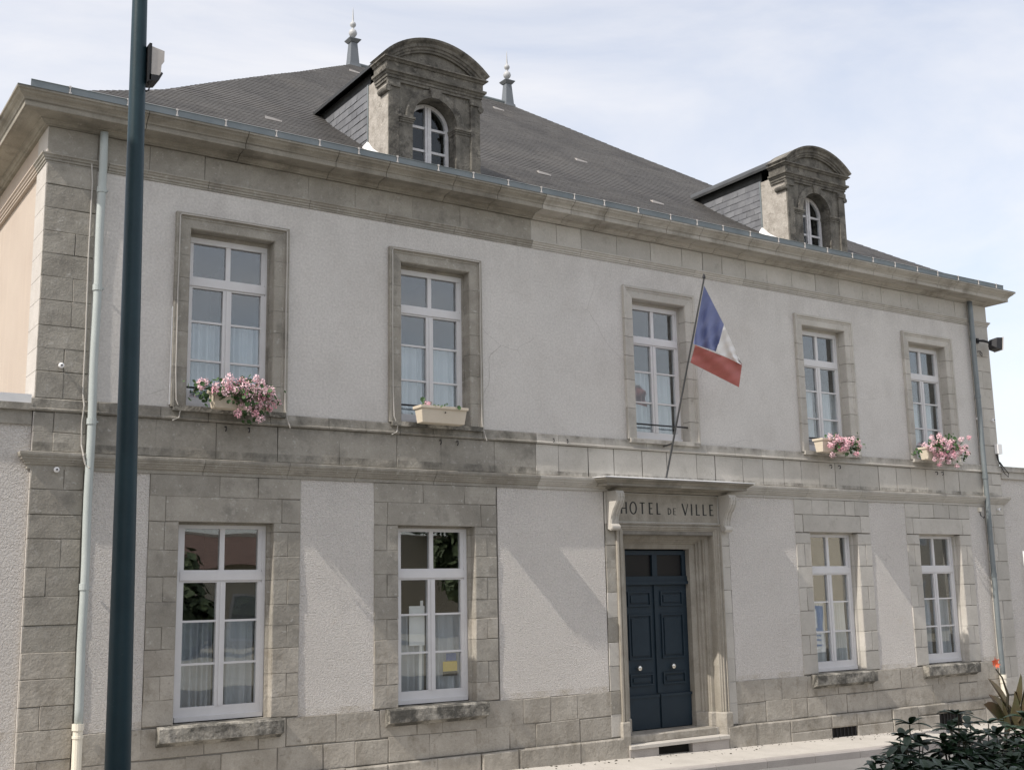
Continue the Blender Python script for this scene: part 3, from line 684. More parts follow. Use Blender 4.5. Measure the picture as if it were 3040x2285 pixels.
    # cheeks in slates
    for s in (-1, 1):
        xs_ = c+s*(hw-.02)
        zt = 9.72
        q = MB(); q.box(xs_-s*.03, xs_-s*.012, .60, 2.8, 8.3, zt+.18); CK = q.build('cheek', M_mortar if False else M_zincd, DO)
        row = 8.56; k = 0
        while row < zt:
            yb = .605 + (0 if k % 2 else -.10)
            ystop = 0
            for t in range(0, 400):
                if rz(t/100) > row+.10: ystop = t/100; break
            yy = yb
            while yy < ystop+.02:
                a0 = max(yy, .605); a1 = min(yy+.20, 2.7)
                if a1-a0 > .02:
                    zt_ = min(row+.118, zt+.14); 
                    v = [(xs_+s*.004, a0, row+.118),(xs_+s*.004, a1, row+.118),(xs_+s*(.012+jit(.003)), a1-.003, row+jit(.004)),(xs_+s*(.012+jit(.003)), a0+.003, row+jit(.004))]
                    v += [(xs_-s*.01, y_, z_) for _, y_, z_ in v]
                    if s < 0: MB().add(v, [(0,1,2,3),(3,2,6,7),(0,3,7,4),(1,5,6,2)]).build('slate', M_slate2, DO)
                    else:
                        pass
                yy += .20
            row += .118; k += 1
        if s > 0:
            MB().box(xs_, xs_+.012, .60, 2.7, 8.35, zt+.14).build('cheek_slates', M_slate2, DO)
        # lead flashing at the foot and corner strip
        q = MB(); q.box(xs_+s*.012, xs_+s*.03, .598, .628, 8.62, 9.72); q.build('corner_strip', M_zinc, DO)
        q = MB(); q.add([(c+s*(hw+.005),-.02,8.22),(c+s*(hw+.06),-.04,8.30),(c+s*(hw+.06),.62,8.66),(c+s*(hw+.005),.62,8.80),(c+s*(hw+.005),.0,8.50-.1)], [(0,1,2,3,4)] )
        q.add([(c+s*(hw+.004),-.03,8.20),(c+s*(hw+.10),-.05,8.26),(c+s*(hw+.10),.62,8.74),(c+s*(hw+.004),.62,8.86)], [(0,1,2,3)])
        q.build('lead_flashing', M_zincl, DO)
    # window
    yw = .20; q = MB(); fr = ow-.01
    n = 20; w_ = .055
    q.loft([[(c+r*math.cos(math.pi*k/n), y, zs+r*math.sin(math.pi*k/n)) for r, y in ((fr, yw), (fr-w_, yw), (fr-w_, yw+.05), (fr, yw+.05))] for k in range(n+1)])
    for s in (-1, 1): q.box(c+s*fr, c+s*(fr-w_), yw, yw+.05, z0, zs)
    q.box(c-.05, c+.05, yw-.015, yw+.05, z0, zs+fr-w_+.02); q.box(c-.012, c+.012, yw-.025, yw-.014, z0, zs+fr-w_)
    for zz in (zs-.02, zs-.37): 
        for s in (-1, 1): q.box(c+s*.05, c+s*(fr-w_), yw+.005, yw+.045, zz-.018, zz+.018)
    DW = q.build('dormer_window', M_dwhite, DO)
    for s in (-1, 1):
        for (za, zb) in ((z0, zs-.388), (zs-.352, zs-.038)):
            MB().box(c+s*.05, c+s*(fr-w_+.004), yw+.02, yw+.025, za, zb).build('pane', M_glass_d, DO)
        pts = [(c+s*.05, zs-.002)] + [(c+s*(fr-w_+.003)*math.cos(t), zs-.002+(fr-w_+.003)*math.sin(t)) for t in [q_*math.acos(.05/(fr-w_))/8 for q_ in range(9)]]
        v = [(x, yw+.02, z) for x, z in pts] + [(x, yw+.025, z) for x, z in pts]; nn = len(pts)
        MB().add(v, [tuple(range(nn)), tuple(range(nn, 2*nn))[::-1]]).build('pane', M_glass_d, DO)
    MB().box(c-.6, c+.6, .8, .82, 8.2, 9.6).box(c-.5, c-.48, .42, .8, 8.2, 9.55).box(c+.48, c+.5, .42, .8, 8.2, 9.55).build('dormer_room', M_room, DO)
M_st_sill2 = mat('dormer_side_stone', (.27,.25,.222), (.42,.395,.36), scale=6, grain=.25, bump=.8, bscale=35, bdist=.012, spots=[(7,.55,.65,(.20,.185,.16),.7),(18,.6,.68,(.62,.58,.52),.7)])
M_corn_new2 = M_st_sill2
_c = M_corn_new; M_corn_new = M_st_sill2
dormer(5.25); dormer(13.25)
M_corn_new = _c

# ------------------------------------------------------------------ windows
def curtain(x0, x1, z0, z1, y, parent, m, nfold=7):
    b = MB(); n = 56; rings = []; ph = R.uniform(0, 6)
    fr = []
    for k in range(n+1):
        t = k/n; fr.append((x0+(x1-x0)*t, .022*math.sin(t*nfold*6.28+ph+1.9*math.sin(t*7+ph)) + .008*math.sin(t*31+ph)))
    vs = []; 
    for j, z in enumerate((z1, z1-.04, (z0+z1)/2, z0)):
        s = (.6, .75, 1.0, 1.25)[j]
        vs += [(x + (jit(.001)), y+d*s*1.3, z + (jit(.006) if j == 0 else 0)) for x, d in fr]
    fs = [(j*(n+1)+k, (j+1)*(n+1)+k, (j+1)*(n+1)+k+1, j*(n+1)+k+1) for j in range(3) for k in range(n)]
    b.add(vs, fs)
    o = b.build('curtain', m, parent, smooth=True); return o
def window(c, z0, z1, hw, upper, cm, rows, rail=False):
    y = .175; b = MB(); fz0 = z0+.01
    top = z1-.07 if upper else z1-.035
    # outer frame
    b.box(c-hw, c-hw+.045, y-.02, y+.06, fz0, top); b.box(c+hw-.045, c+hw, y-.02, y+.06, fz0, top)
    b.box(c-hw+.0, c+hw-.0, y-.022, y+.06, top-.045, top+.07 if upper else top+.03)
    gx = hw-.095
    trz0, trz1 = (6.225, 6.37) if upper else (2.585, 2.735)
    # bottom rail, transom (both with a projecting nosing)
    b.box(c-hw+.045, c+hw-.045, y-.01, y+.05, fz0, rows[0][0]); b.box(c-hw+.02, c+hw-.02, y-.045, y-.0101, fz0+.0, fz0+.055)
    b.box(c-hw+.045, c+hw-.045, y-.03, y+.05, trz0+.025, trz1-.025); b.box(c-hw+.05, c+hw-.05, y-.012, y+.05, trz0, trz0+.0248); b.box(c-hw+.05, c+hw-.05, y-.012, y+.05, trz1-.0248, trz1)
    # casement stiles and middle
    for s in (-1, 1):
        b.box(c+s*gx, c+s*(hw-.045), y-.012, y+.0498, rows[0][0], trz0); b.box(c+s*gx, c+s*(hw-.045), y-.006, y+.0498, trz1, top-.045)
    b.box(c-.055, c+.055, y-.014, y+.0495, rows[0][0], trz0); b.box(c-.013, c+.022, y-.026, y-.0142, rows[0][0], trz0)
    b.box(c-.026, c+.034, y-.008, y+.0495, trz1, top-.045)
    for i in range(len(rows)-1):
        za, zb = rows[i][1], rows[i+1][0]
        for s in (-1, 1): b.box(c+s*.055, c+s*gx, y-.006, y+.03, za, zb)
    WN = b.build('window', M_white, TH)
    for (za, zb) in rows:
        for s in (-1, 1):
            a0, a1 = sorted((c+s*.055, c+s*gx)); MB().box(a0, a1, y+.020, y+.024, za, zb).build('pane', M_glass, WN)
    for s in (-1, 1):
        a0, a1 = sorted((c+(.034 if s > 0 else -.026), c+s*gx)); MB().box(a0, a1, y+.020, y+.024, trz1, top-.045).build('pane', M_glass, WN)
    zt = rows[1][1] + .018
    for s in (-1, 1):
        a0, a1 = sorted((c+s*.06, c+s*gx)); curtain(a0-.005, a1+.01, rows[0][0]-.02, zt, y+.095, WN, cm, R.choice((3,4,5)))
    if rail:
        q = MB()
        for zz in (4.935,): q.tube([(c-.575, .03, zz), (c+.575, .03, zz)], .013, 8)
        q.build('guard_rail', M_iron, WN)
    return WN
upr = [(4.835,5.295),(5.32,5.785),(5.81,6.225)]; gro = [(1.135,1.615),(1.64,2.115),(2.14,2.585)]
for i, c in enumerate(UX):
    wn = window(c, 4.69, 6.92, .545, True, M_curtain if i < 3 else M_curtain_g if False else M_curtain, upr, rail=True)
for i, c in enumerate(GX):
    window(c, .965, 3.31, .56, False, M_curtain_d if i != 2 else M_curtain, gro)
# rooms behind the windows
rm = MB()
for (za, zb) in ((.0, 4.1), (4.3, 7.8)):
    rm.add([(.2,5,za),(17.9,5,za),(17.9,5,zb),(.2,5,zb)], [(0,1,2,3)])
    rm.add([(.2,.26,za),(17.9,.26,za),(17.9,5,za),(.2,5,za)], [(0,1,2,3)]); rm.add([(.2,.26,zb),(17.9,.26,zb),(17.9,5,zb),(.2,5,zb)], [(3,2,1,0)])
for xx in (.25, 3.76, 7.2, 11.2, 14.66, 17.85): rm.box(xx-.02, xx+.02, .26, 5, 0, 7.8)
rm.build('room_partition', M_room, TH)
NB = empty('notice_board', (5.06, .24, 1.15), 'blank white board on a stick behind the window left of the door', 'sign')
MB().box(4.93, 5.165, .222, .232, 1.72, 2.24).build('board', M_board, NB)
q = MB(); q.add([(5.075,.233,1.14),(5.12,.233,1.14),(5.15,.233,2.31),(5.11,.233,2.31),(5.075,.243,1.14),(5.12,.243,1.14),(5.15,.243,2.31),(5.11,.243,2.31)], [(0,1,2,3),(7,6,5,4),(0,3,7,4),(1,5,6,2),(3,2,6,7),(0,4,5,1)]); q.build('stick', M_board, NB)
NP = empty('window_notice', (5.6, .235, 1.2), 'yellow and blue notice behind the lower right pane of the second window', 'sign')
MB().box(5.45, 5.675, .226, .232, 1.36, 1.49).build('yellow_panel', M_yel, NP)
MB().box(5.45, 5.675, .226, .232, 1.30, 1.355).build('dark_panel', M_dark, NP)
MB().box(5.50, 5.66, .226, .232, 1.50, 1.60).build('blue_panel', M_sblue, NP)

# ------------------------------------------------------------------ doorway
DS = MB().box(8.14, 8.46, .0, .011, .28, 3.20).box(10.32, 10.64, .0, .011, .28, 3.20).box(8.14, 10.64, .0, .011, 3.23, 3.85).build('door_surround', M_mortar, TH)
for s in (-1, 1):
    # outer pilaster strip stones
    zz = [.945,1.30,1.64,2.0,2.36,2.72,3.06,3.38,3.86] ; zz = [.30,.62] + zz
    for i in range(len(zz)-1):
        a0, a1 = sorted((DX+s*1.07, DX+s*1.262)); stone(a0, a1, zz[i], zz[i+1], -.012, DS, M_st_old if s < 0 and R.random() < .6 else M_st_new, gap=.002, back=0)
    # moulded frame: profile from the outside to the splayed reveal (a = distance from door axis, y)
    pr = [(1.07,.0),(1.07,-.045),(1.045,-.052),(1.035,-.03),(1.015,-.03),(1.008,-.045),(.99,-.045),(.982,-.028),(.955,-.028),(.945,-.012),(.925,-.008),(.918,.02),(.918,.12),(.86,.13),(.855,.15),(.84,.155),(.84,.20),(.80,.21),(.79,.24),(.765,.25),(.76,.28),(.66,.29),(.66,.42),(1.07,.42)]
    z_b = .50
    rings = [[(DX+s*a, y, z_b) for a, y in pr], [(DX+s*a, y, 3.40-(1.07-a)*.82 if a > .9 else 3.22-(.918-a)*.78) for a, y in pr]]
    MB().loft(rings).build('door_jamb', M_st_door, DS)
    pb = [(1.095,.0),(1.095,-.075),(.965,-.075),(.95,-.06),(.905,.0),(.905,.10),(.83,.12),(.82,.19),(.65,.27),(.65,.42),(1.095,.42)]
    MB().loft([[(DX+s*a, y, .155) for a, y in pb], [(DX+s*a, y, .485) for a, y in pb], [(DX+s*(a-.01 if a > 1 else a+.01), y+.008, .503) for a, y in pb]]).build('jamb_base', M_st_base, DS)
# head: matching mouldings
pr = [(1.07,.0),(1.07,-.045),(1.045,-.052),(1.035,-.03),(1.015,-.03),(1.008,-.045),(.99,-.045),(.982,-.028),(.955,-.028),(.945,-.012),(.925,-.008),(.918,.02),(.918,.12),(.86,.13),(.855,.15),(.84,.155),(.84,.20),(.80,.21),(.79,.24),(.765,.25),(.76,.28),(.66,.29),(.66,.42),(1.07,.42)]
def hz(a): return 3.40-(1.07-a)*.82 if a > .9 else 3.22-(.918-a)*.78
MB().loft([[(DX-a, y, hz(a)+.001) for a, y in pr], [(DX+a, y, hz(a)+.001) for a, y in pr]]).build('door_head', M_st_door, DS)
MB().box(DX-1.06, DX+1.06, -.006, .0, 3.405, 3.85).build('name_panel', M_st_new, DS)
# carved letters
NPn = MB().box(DX-1.04, DX+1.04, -.0085, -.0062, 3.42, 3.84).build('name_stone', M_st_door, DS)
def letter(ch, x, z, h, wd):
    q = MB(); y0, y1 = -.0115, -.0087; T = h*.15; t = h*.085
    def seg(xa, za, xb, zb, th):
        d = Vector((xb-xa, zb-za)); n = Vector((-d.y, d.x)).normalized()*th/2
        v = [(xa+n.x, za+n.y), (xa-n.x, za-n.y), (xb-n.x, zb-n.y), (xb+n.x, zb+n.y)]
        q.add([(x+a, y0, z+c) for a, c in v] + [(x+a, y1, z+c) for a, c in v], [(0,1,2,3),(0,4,5,1),(1,5,6,2),(2,6,7,3),(3,7,4,0)])
    def ell(cx, cz, rx_, rz_, a0=0, a1=360, n=28):
        for k in range(n):
            p = math.radians(a0+(a1-a0)*k/n); r = math.radians(a0+(a1-a0)*(k+1)/n)
            th = t + (T-t)*abs(math.cos((p+r)/2)); seg(cx+rx_*math.cos(p), cz+rz_*math.sin(p), cx+rx_*math.cos(r), cz+rz_*math.sin(r), th)
    if ch == 'H': seg(0,0,0,h,T); seg(wd,0,wd,h,T); seg(0,h*.46,wd,h*.46,t)
    if ch == 'O': ell(wd/2, h/2, wd/2, h/2)
    if ch == 'T': seg(wd/2,0,wd/2,h,T); seg(0,h-t/2,wd,h-t/2,t)
    if ch == 'E': seg(T/2,0,T/2,h,T); seg(0,h-t/2,wd,h-t/2,t); seg(0,t/2,wd,t/2,t); seg(0,h*.5,wd*.85,h*.5,t)
    if ch == 'L': seg(T/2,0,T/2,h,T); seg(0,t/2,wd,t/2,t)
    if ch == 'D': seg(T/2,0,T/2,h,T); ell(T/2, h/2, wd*.9, h/2-t/2, -90, 90, 18)
    if ch == 'V': seg(0,h,wd/2,0,T); seg(wd,h,wd/2,0,t)
    if ch == 'I': seg(0,0,0,h,T)
    o = q.build('letter', M_letter, DS); return o
H_ = .178; zl = 3.535
for ch, x, wd in (('H',8.455,.092),('O',8.625,.120),('T',8.815,.100),('E',8.995,.078),('L',9.150,.078)): letter(ch, x, zl, H_, wd)
for ch, x, wd in (('D',9.378,.062),('E',9.490,.055)): letter(ch, x, zl, .105, wd)
for ch, x, wd in (('V',9.68,.120),('I',9.875,.02),('L',9.965,.080),('L',10.110,.080),('E',10.255,.082)): letter(ch, x, zl, H_, wd)
# consoles (S shaped brackets)
def scroll(yc, zc_, r0, r1, a0, a1, n): return [(yc + (r0+(r1-r0)*k/n)*math.cos(a0+(a1-a0)*k/n), zc_ + (r0+(r1-r0)*k/n)*math.sin(a0+(a1-a0)*k/n)) for k in range(n+1)]
for s in (-1, 1):
    xa, xb = sorted((DX+s*1.075, DX+s*1.225))
    front = [(-.02,3.86),(-.235,3.86),(-.262,3.82),(-.268,3.77),(-.255,3.71),(-.215,3.64),(-.165,3.58),(-.125,3.50),(-.105,3.43),(-.10,3.38),(-.125,3.365),(-.150,3.335),(-.150,3.305),(-.125,3.28),(-.09,3.275),(-.06,3.29),(-.02,3.30)]
    CS = MB().loft([[(xa, y, z) for y, z in front], [(xb, y, z) for y, z in front]]).build('console', M_st_new, DS)
    q = MB()
    for e in (xa-.004, xb+.004): q.tube([(e-.004, -.108, 3.325), (e+.004, -.108, 3.325)], .036, 14)
    for e in (xa+.02, (xa+xb)/2, xb-.02): q.tube([(e, y-.003, z) for y, z in front[2:10]], .011, 6)
    q.build('scroll', M_st_new, CS)
# canopy over the door
cp = [(.0,3.862),(.05,3.862),(.07,3.875),(.075,3.90),(.12,3.905),(.13,3.92),(.30,3.925),(.30,3.965),(.315,3.97),(.335,3.99),(.375,4.01),(.385,4.03),(.0,4.045)]
q = MB(); q.loft([[(DX-1.13-p, 0.0, z) for p, z in cp], [(DX-1.13-p, -p, z) for p, z in cp], [(DX+1.13+p, -p, z) for p, z in cp], [(DX+1.13+p, 0.0, z) for p, z in cp]])
CN = q.build('canopy', M_corn_old, TH)
q = MB(); e = .395
q.loft([[(DX-1.13-e, 0.0, z) for z in (4.047,4.058)]+[(DX-1.13-e+.4, 0.0, 4.10)], [(DX-1.13-e, -e, z) for z in (4.034,4.045)]+[(DX-1.13-e+.4, -.0, 4.10)], [(DX+1.13+e, -e, z) for z in (4.034,4.045)]+[(DX+1.13+e-.4, -.0, 4.10)], [(DX+1.13+e, 0.0, z) for z in (4.047,4.058)]+[(DX+1.13+e-.4, 0.0, 4.10)]])
q.build('canopy_flashing', M_zincl, CN)
# door leaves
q = MB(); q.box(DX-.66, DX+.66, .43, .45, .28, 3.0); DR = q.build('door', M_door, TH)
q = MB(); q.box(DX-.66, DX+.66, .36, .43, 2.50, 2.60).box(DX-.66, DX+.66, .34, .36, 2.47, 2.52).box(DX-.66, DX+.66, .38, .43, 2.93, 3.0)
q.box(DX-.05, DX+.05, .37, .43, 2.6, 2.93).box(DX-.66, DX-.58, .38, .43, 2.6, 2.93).box(DX+.58, DX+.66, .38, .43, 2.6, 2.93); q.build('transom_frame', M_door, DR)
for s in (-1, 1): a0, a1 = sorted((DX+s*.05, DX+s*.58)); MB().box(a0, a1, .41, .415, 2.6, 2.93).build('transom_pane', M_dkglass, DR)
MB().box(DX-.64, DX+.64, .428, .4299, 2.6, 2.93).build('transom_backing', M_dark, DR)
for s in (-1, 1):
    a0, a1 = sorted((DX+s*.006, DX+s*.655))
    q = MB(); q.box(a0, a1, .392, .43, .285, 2.47)
    def panel(x0, x1, z0, z1, pro=.022):
        o = .0
        q.box(x0, x1, .392-pro, .3915, z0, z1)                    # raised bolection
        q.box(x0+.03, x1-.03, .392-pro-.010, .392-pro-.0002, z0+.03, z1-.03)
    p0, p1 = sorted((DX+s*.10, DX+s*.56))
    for (z0, z1) in ((2.14,2.37),(1.34,2.02),(.95,1.13)):
        # frame moulding round a sunk field
        for (xa, xb, za, zb) in ((p0, p1, z1-.025, z1), (p0, p1, z0, z0+.025), (p0, p0+.025, z0+.025, z1-.025), (p1-.025, p1, z0+.025, z1-.025)):
            q.box(xa, xb, .370, .3918, za, zb)
        q.box(p0+.06, p1-.06, .376, .3917, z0+.06, z1-.06)
    q.box(a0+.02, a1-.01, .366, .3919, .31, .77); q.box(a0+.01, a1, .350, .3919, .77, .81)
    LF = q.build('door_leaf', M_door, DR)
    kx_ = DX + (-.40 if s < 0 else .285)
    MB().tube([(kx_, .392, 1.217), (kx_, .36, 1.217)], .016, 10).build('knob_stem', M_knob, LF)
    MB().loft([[(kx_ + r*math.cos(2*math.pi*k/14), y, 1.217 + r*math.sin(2*math.pi*k/14)) for k in range(14)] for r, y in ((.012,.362),(.036,.352),(.043,.338),(.036,.322),(.014,.314))]).build('knob', M_knob, LF, smooth=True)
MB().box(DX-.034, DX+.034, .366, .3918, .83, 2.46).build('cover_strip', M_door, DR)
# steps
ST = MB().box(DX-1.0, DX+1.0, .05, .45, -.2, .275).build('threshold', M_st_new, TH)
q = MB().box(DX-.80, DX+.62, -.12, -.001, .155, .335) if False else MB()
q.loft([[(DX-.92, y, z) for y, z in ((.40,.18),(.03,.18),(.03,.27),(.045,.288),(.40,.295))], [(DX+.84, y, z) for y, z in ((.40,.18),(.03,.18),(.03,.27),(.045,.288),(.40,.295))]])
q.build('step', M_st_base, ST)
q = MB(); q.loft([[(DX-1.0, y, z) for y, z in ((.2,.115),(-.125,.115),(-.125,.160),(-.115,.170),(.2,.175))], [(DX+.96, y, z) for y, z in ((.2,.115),(-.125,.115),(-.125,.160),(-.115,.170),(.2,.175))]])
q.build('step', M_pave, ST)
MB().box(DX-1.0, DX-.46, -.10, .0, -.3, .114).build('step_riser', M_kerb, ST); MB().box(DX+.21, DX+.96, -.10, .0, -.3, .114).build('step_riser', M_kerb, ST)
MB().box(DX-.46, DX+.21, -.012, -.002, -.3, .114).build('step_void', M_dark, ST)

# ------------------------------------------------------------------ rainwater pipes
def pipe(xp, ztop, zsock, label, m1, m2):
    P_ = empty('downpipe', (xp, -.10, g(xp)), label, 'downpipe', 'rainwater pipes down the facade')
    r = .048
    n = 30; pts = []
    for k in range(n+1):
        z = ztop + (zsock-ztop)*k/n; pts.append((xp + .004*math.sin(k*.9), -.105, z))
    q = MB(); q.tube(pts, r, 14); q.build('pipe', m1, P_, smooth=True)
    for zz in (7.2, 6.0, 4.42, 2.55):
        if zz < ztop: MB().tube([(xp,-.105,zz+.035),(xp,-.105,zz-.035)], r+.008, 14).box(xp+.05, xp+.075, -.11, -.02, zz-.008, zz+.008).build('collar', m1, P_)
    q = MB(); q.tube([(xp,-.105,zsock+.07),(xp,-.105,zsock-.0)], .066, 14); q.tube([(xp,-.105,zsock),(xp,-.105,g(xp)-.1)], .054, 14); q.build('lower_pipe', m2, P_)
    MB().tube([(xp,-.105,zsock-.06),(xp,-.105,zsock-.085)], .062, 14).build('collar', m2, P_)
    return P_
p1 = pipe(.615, 7.92, 1.00, 'grey green downpipe beside the left corner pilaster, cream plastic at its foot', M_pipe, M_pvc)
p2 = pipe(17.47, 7.92, .62, 'grey zinc downpipe beside the right corner pilaster, cut off by the canna plants', M_zinc, M_pvc)
# ------------------------------------------------------------------ neighbouring wings
LW = empty('left_wing', (-6, 3, 0), 'low rendered wing with a pale coping joined to the left corner of the town hall', 'building')
MB().box(-12, -.005, .03, .3, -.5, 4.60).build('wing_wall', M_stucco_low, LW)
MB().box(-12, -.03, -.02, .4, 4.60, 4.70).build('coping', M_zincl, LW)
MB().box(-12, -.012, .0, .028, 4.36, 4.58).build('cornice_band', M_st_old, LW)
MB().box(-12, -.012, -.04, .0289, 4.52, 4.599).build('cornice_fillet', M_st_old, LW)
RW = empty('right_wing', (24, 3, 0), 'low rendered wing with a brown shutter at the right end of the street', 'building')
MB().box(W+.005, 19.0, .03, .3, -.8, 4.50).box(19.9, 30, .03, .3, -.8, 4.50).box(19.0, 19.9, .03, .3, 3.2, 4.5).box(19.0,19.9,.03,.3,-.8,1.0).build('wing_wall', M_stucco_low, RW)
MB().box(W+.03, 30, -.05, .4, 4.56, 4.66).build('coping', M_st_new, RW)
MB().box(W+.03, 30, -.02, .4, 4.42, 4.559).build('cornice_band', M_st_new, RW)
MB().tube([(18.62,-.03,3.0),(18.62,-.03,-.2)], .02, 10).build('lit_edge_strip', M_swhite, RW)  # white tube standing in for a sunlit edge of the wing wall
MB().box(19.0, 19.9, .12, .16, 1.0, 3.2).build('shutter', M_brown if False else M_tile, RW)

# ------------------------------------------------------------------ small fittings on the wall
def wire(name, pts, r, m, label, group=None):
    o = MB().tube(pts, r, 6).build(name, m); tag(o, label, 'cable', group); return o
for (c, lab) in ((UX[0], 'first'), (UX[1], 'second')):
    for s, w2 in ((-1, 'left'), (1, 'right')):
        pts = []
        if s < 0: pts = [(c-.62+.06*math.sin(k*.0), -.066, 7.03) for k in range(0)]
        zz = [7.06,6.6,6.1,5.6,5.1,4.75,4.62,4.54,4.50]
        off = [0,.003,-.004,.002,-.003,.005,.03,.06,.075] if s > 0 else [0,.002,-.003,.002,.004,.02,.07,.055,-.02]
        pts = [(c+s*.705+o_, -.068 if z > 4.7 else -.075, z) for z, o_ in zip(zz, off)]
        wire('cable', pts, .0075, M_cable, 'thin pale cable down the %s side of the %s upper window surround' % (w2, lab), 'cables on the window surrounds')
    wire('cable', [(c-.705,-.068,7.06),(c-.69,-.068,7.085),(c,-.0685,7.092),(c+.69,-.068,7.085),(c+.705,-.068,7.06)], .0075, M_cable, 'thin pale cable over the head of the %s upper window' % lab, 'cables on the window surrounds')
wire('cable', [(.50,-.035,7.55),(.52,-.04,7.3),(.515,-.03,6.4),(.525,-.03,5.4),(.52,-.035,4.75),(.535,-.065,4.6),(.525,-.035,4.4),(.53,-.04,4.15),(.535,-.13,4.02),(.56,-.13,3.92),(.60,-.16,3.88)], .009, M_cable, 'pale cable running down the left corner pilaster beside the downpipe')
wire('cable', [(1.54,-.012,5.91),(1.538,-.012,5.2),(1.535,-.014,4.70)], .012, M_swhite, 'short straight white cable cover left of the first upper window')
for (x, z, lab) in ((.267, 3.856, 'white insulator knob on the left pilaster below the string course'), (.263, 5.05, 'white insulator knob on the left pilaster at upper window sill height'), (17.903, 3.80, 'white insulator knob on the right pilaster below the string course'), (17.473+.0, 5.572, 'small grey insulator on the render left of the right downpipe'), (17.966, 5.569, 'small grey insulator on the right corner pilaster')):
    k = empty('insulator', (x, -.02, z), lab, 'insulator', 'insulators on the corner pilasters')
    yo = -.022
    MB().loft([[(x+r*math.cos(2*math.pi*q/12), y, z+r*math.sin(2*math.pi*q/12)) for q in range(12)] for r, y in ((.014,yo),(.014,yo-.02),(.030,yo-.025),(.032,yo-.05),(.02,yo-.058),(.012,yo-.060))]).build('knob', M_swhite, k)
    MB().loft([[(x+r*math.cos(2*math.pi*q/10), y, z+r*math.sin(2*math.pi*q/10)) for q in range(10)] for r, y in ((.010,yo-.061),(.010,yo-.075))]).build('bolt', M_iron, k)
# floodlight on the right pilaster
FL = empty('floodlight', (17.75, -.05, 7.0), 'black floodlight on a short bracket on the right corner pilaster', 'floodlight')
q = MB().tube([(17.72,-.03,7.16),(17.74,-.16,7.14),(17.80,-.26,7.08)], .022, 8); q.box(17.69,17.75,-.05,-.02,7.11,7.21); q.build('bracket', M_iron, FL)
def fl(c_, d_, w_, h_):
    pass
q = MB(); ax = Vector((.92,-.36,-.12)).normalized(); rt = Vector((.36,.92,0)).normalized(); up_ = ax.cross(rt).normalized()*-1
c0 = Vector((17.80,-.27,7.07))
def fr_(d, wx, hz_): 
    o = c0+ax*d; return [o-rt*wx-up_*hz_, o+rt*wx-up_*hz_, o+rt*wx+up_*hz_, o-rt*wx+up_*hz_]
q.loft([fr_(-.02,.05,.05), fr_(.05,.125,.105), fr_(.16,.135,.12)]); q.build('lamp_body', M_iron, FL)
q = MB(); q.loft([fr_(.171,.145,.13), fr_(.185,.145,.13)]); q.build('lamp_rim', M_boxm, FL)
q = MB(); q.loft([fr_(.186,.12,.105), fr_(.190,.12,.105)]); q.build('lamp_glass', M_dark, FL)
wire('cable', [(17.70,-.03,6.94),(17.74,-.06,6.95),(17.78,-.07,6.90),(17.76,-.08,6.84),(17.72,-.07,6.87),(17.73,-.06,6.93)], .008, M_iron, 'loop of black cable under the floodlight')
BX = empty('sensor_box', (18.03, -.06, 4.93), 'small white box with hanging cables at the foot of the right upper pilaster', 'box')
MB().box(17.97, 18.10, -.11, -.03, 4.90, 5.09).build('housing', M_swhite, BX)
MB().tube([(18.0,-.05,4.90),(18.01,-.06,4.78),(18.05,-.07,4.70),(18.12,-.07,4.66)], .016, 6).build('cable', M_iron, BX)
wire('cable', [(18.08,-.05,4.74),(18.16,-.08,4.62),(18.27,-.09,4.52),(18.25,-.09,4.45),(18.15,-.08,4.52),(18.05,-.07,4.68)], .009, M_iron, 'loop of black cable hanging at the corner of the right wing')
JB = empty('junction_box', (17.33, -.02, 3.88), 'small cream junction box with a cable tail left of the right downpipe', 'box')
MB().box(17.295, 17.37, -.04, 0.0, 3.75, 3.83).build('housing', M_pvc, JB)
MB().tube([(17.33,-.02,3.75),(17.35,-.02,3.68),(17.42,-.03,3.63),(17.45,-.03,3.66)], .008, 6).build('cable', M_iron, JB)
# iron hooks under the windows
for c, ks in ((UX[0], (-.05,.25)), (UX[1], (.05,.32)), (UX[3], (-.05,.17)), (UX[4], (-.03,.14)), (7.2+.0, (.0,.25))):
    for hi, dx in enumerate(ks):
        zz = 4.47 if c != 7.2 else 4.60
        o = MB().tube([(c+dx,-.0,zz),(c+dx,-.05,zz),(c+dx,-.055,zz-.04),(c+dx,-.035,zz-.055)], .008, 6).build('iron_hook', M_iron)
        tag(o, ('left' if hi == 0 else 'right')+' iron hook of the pair in the band '+{UX[0]:'under the far left trough',UX[1]:'under the second trough',UX[3]:'under the fourth window trough',UX[4]:'under the far right trough'}.get(c, 'between the second window and flag'), 'hook', 'iron hooks in the stone band')

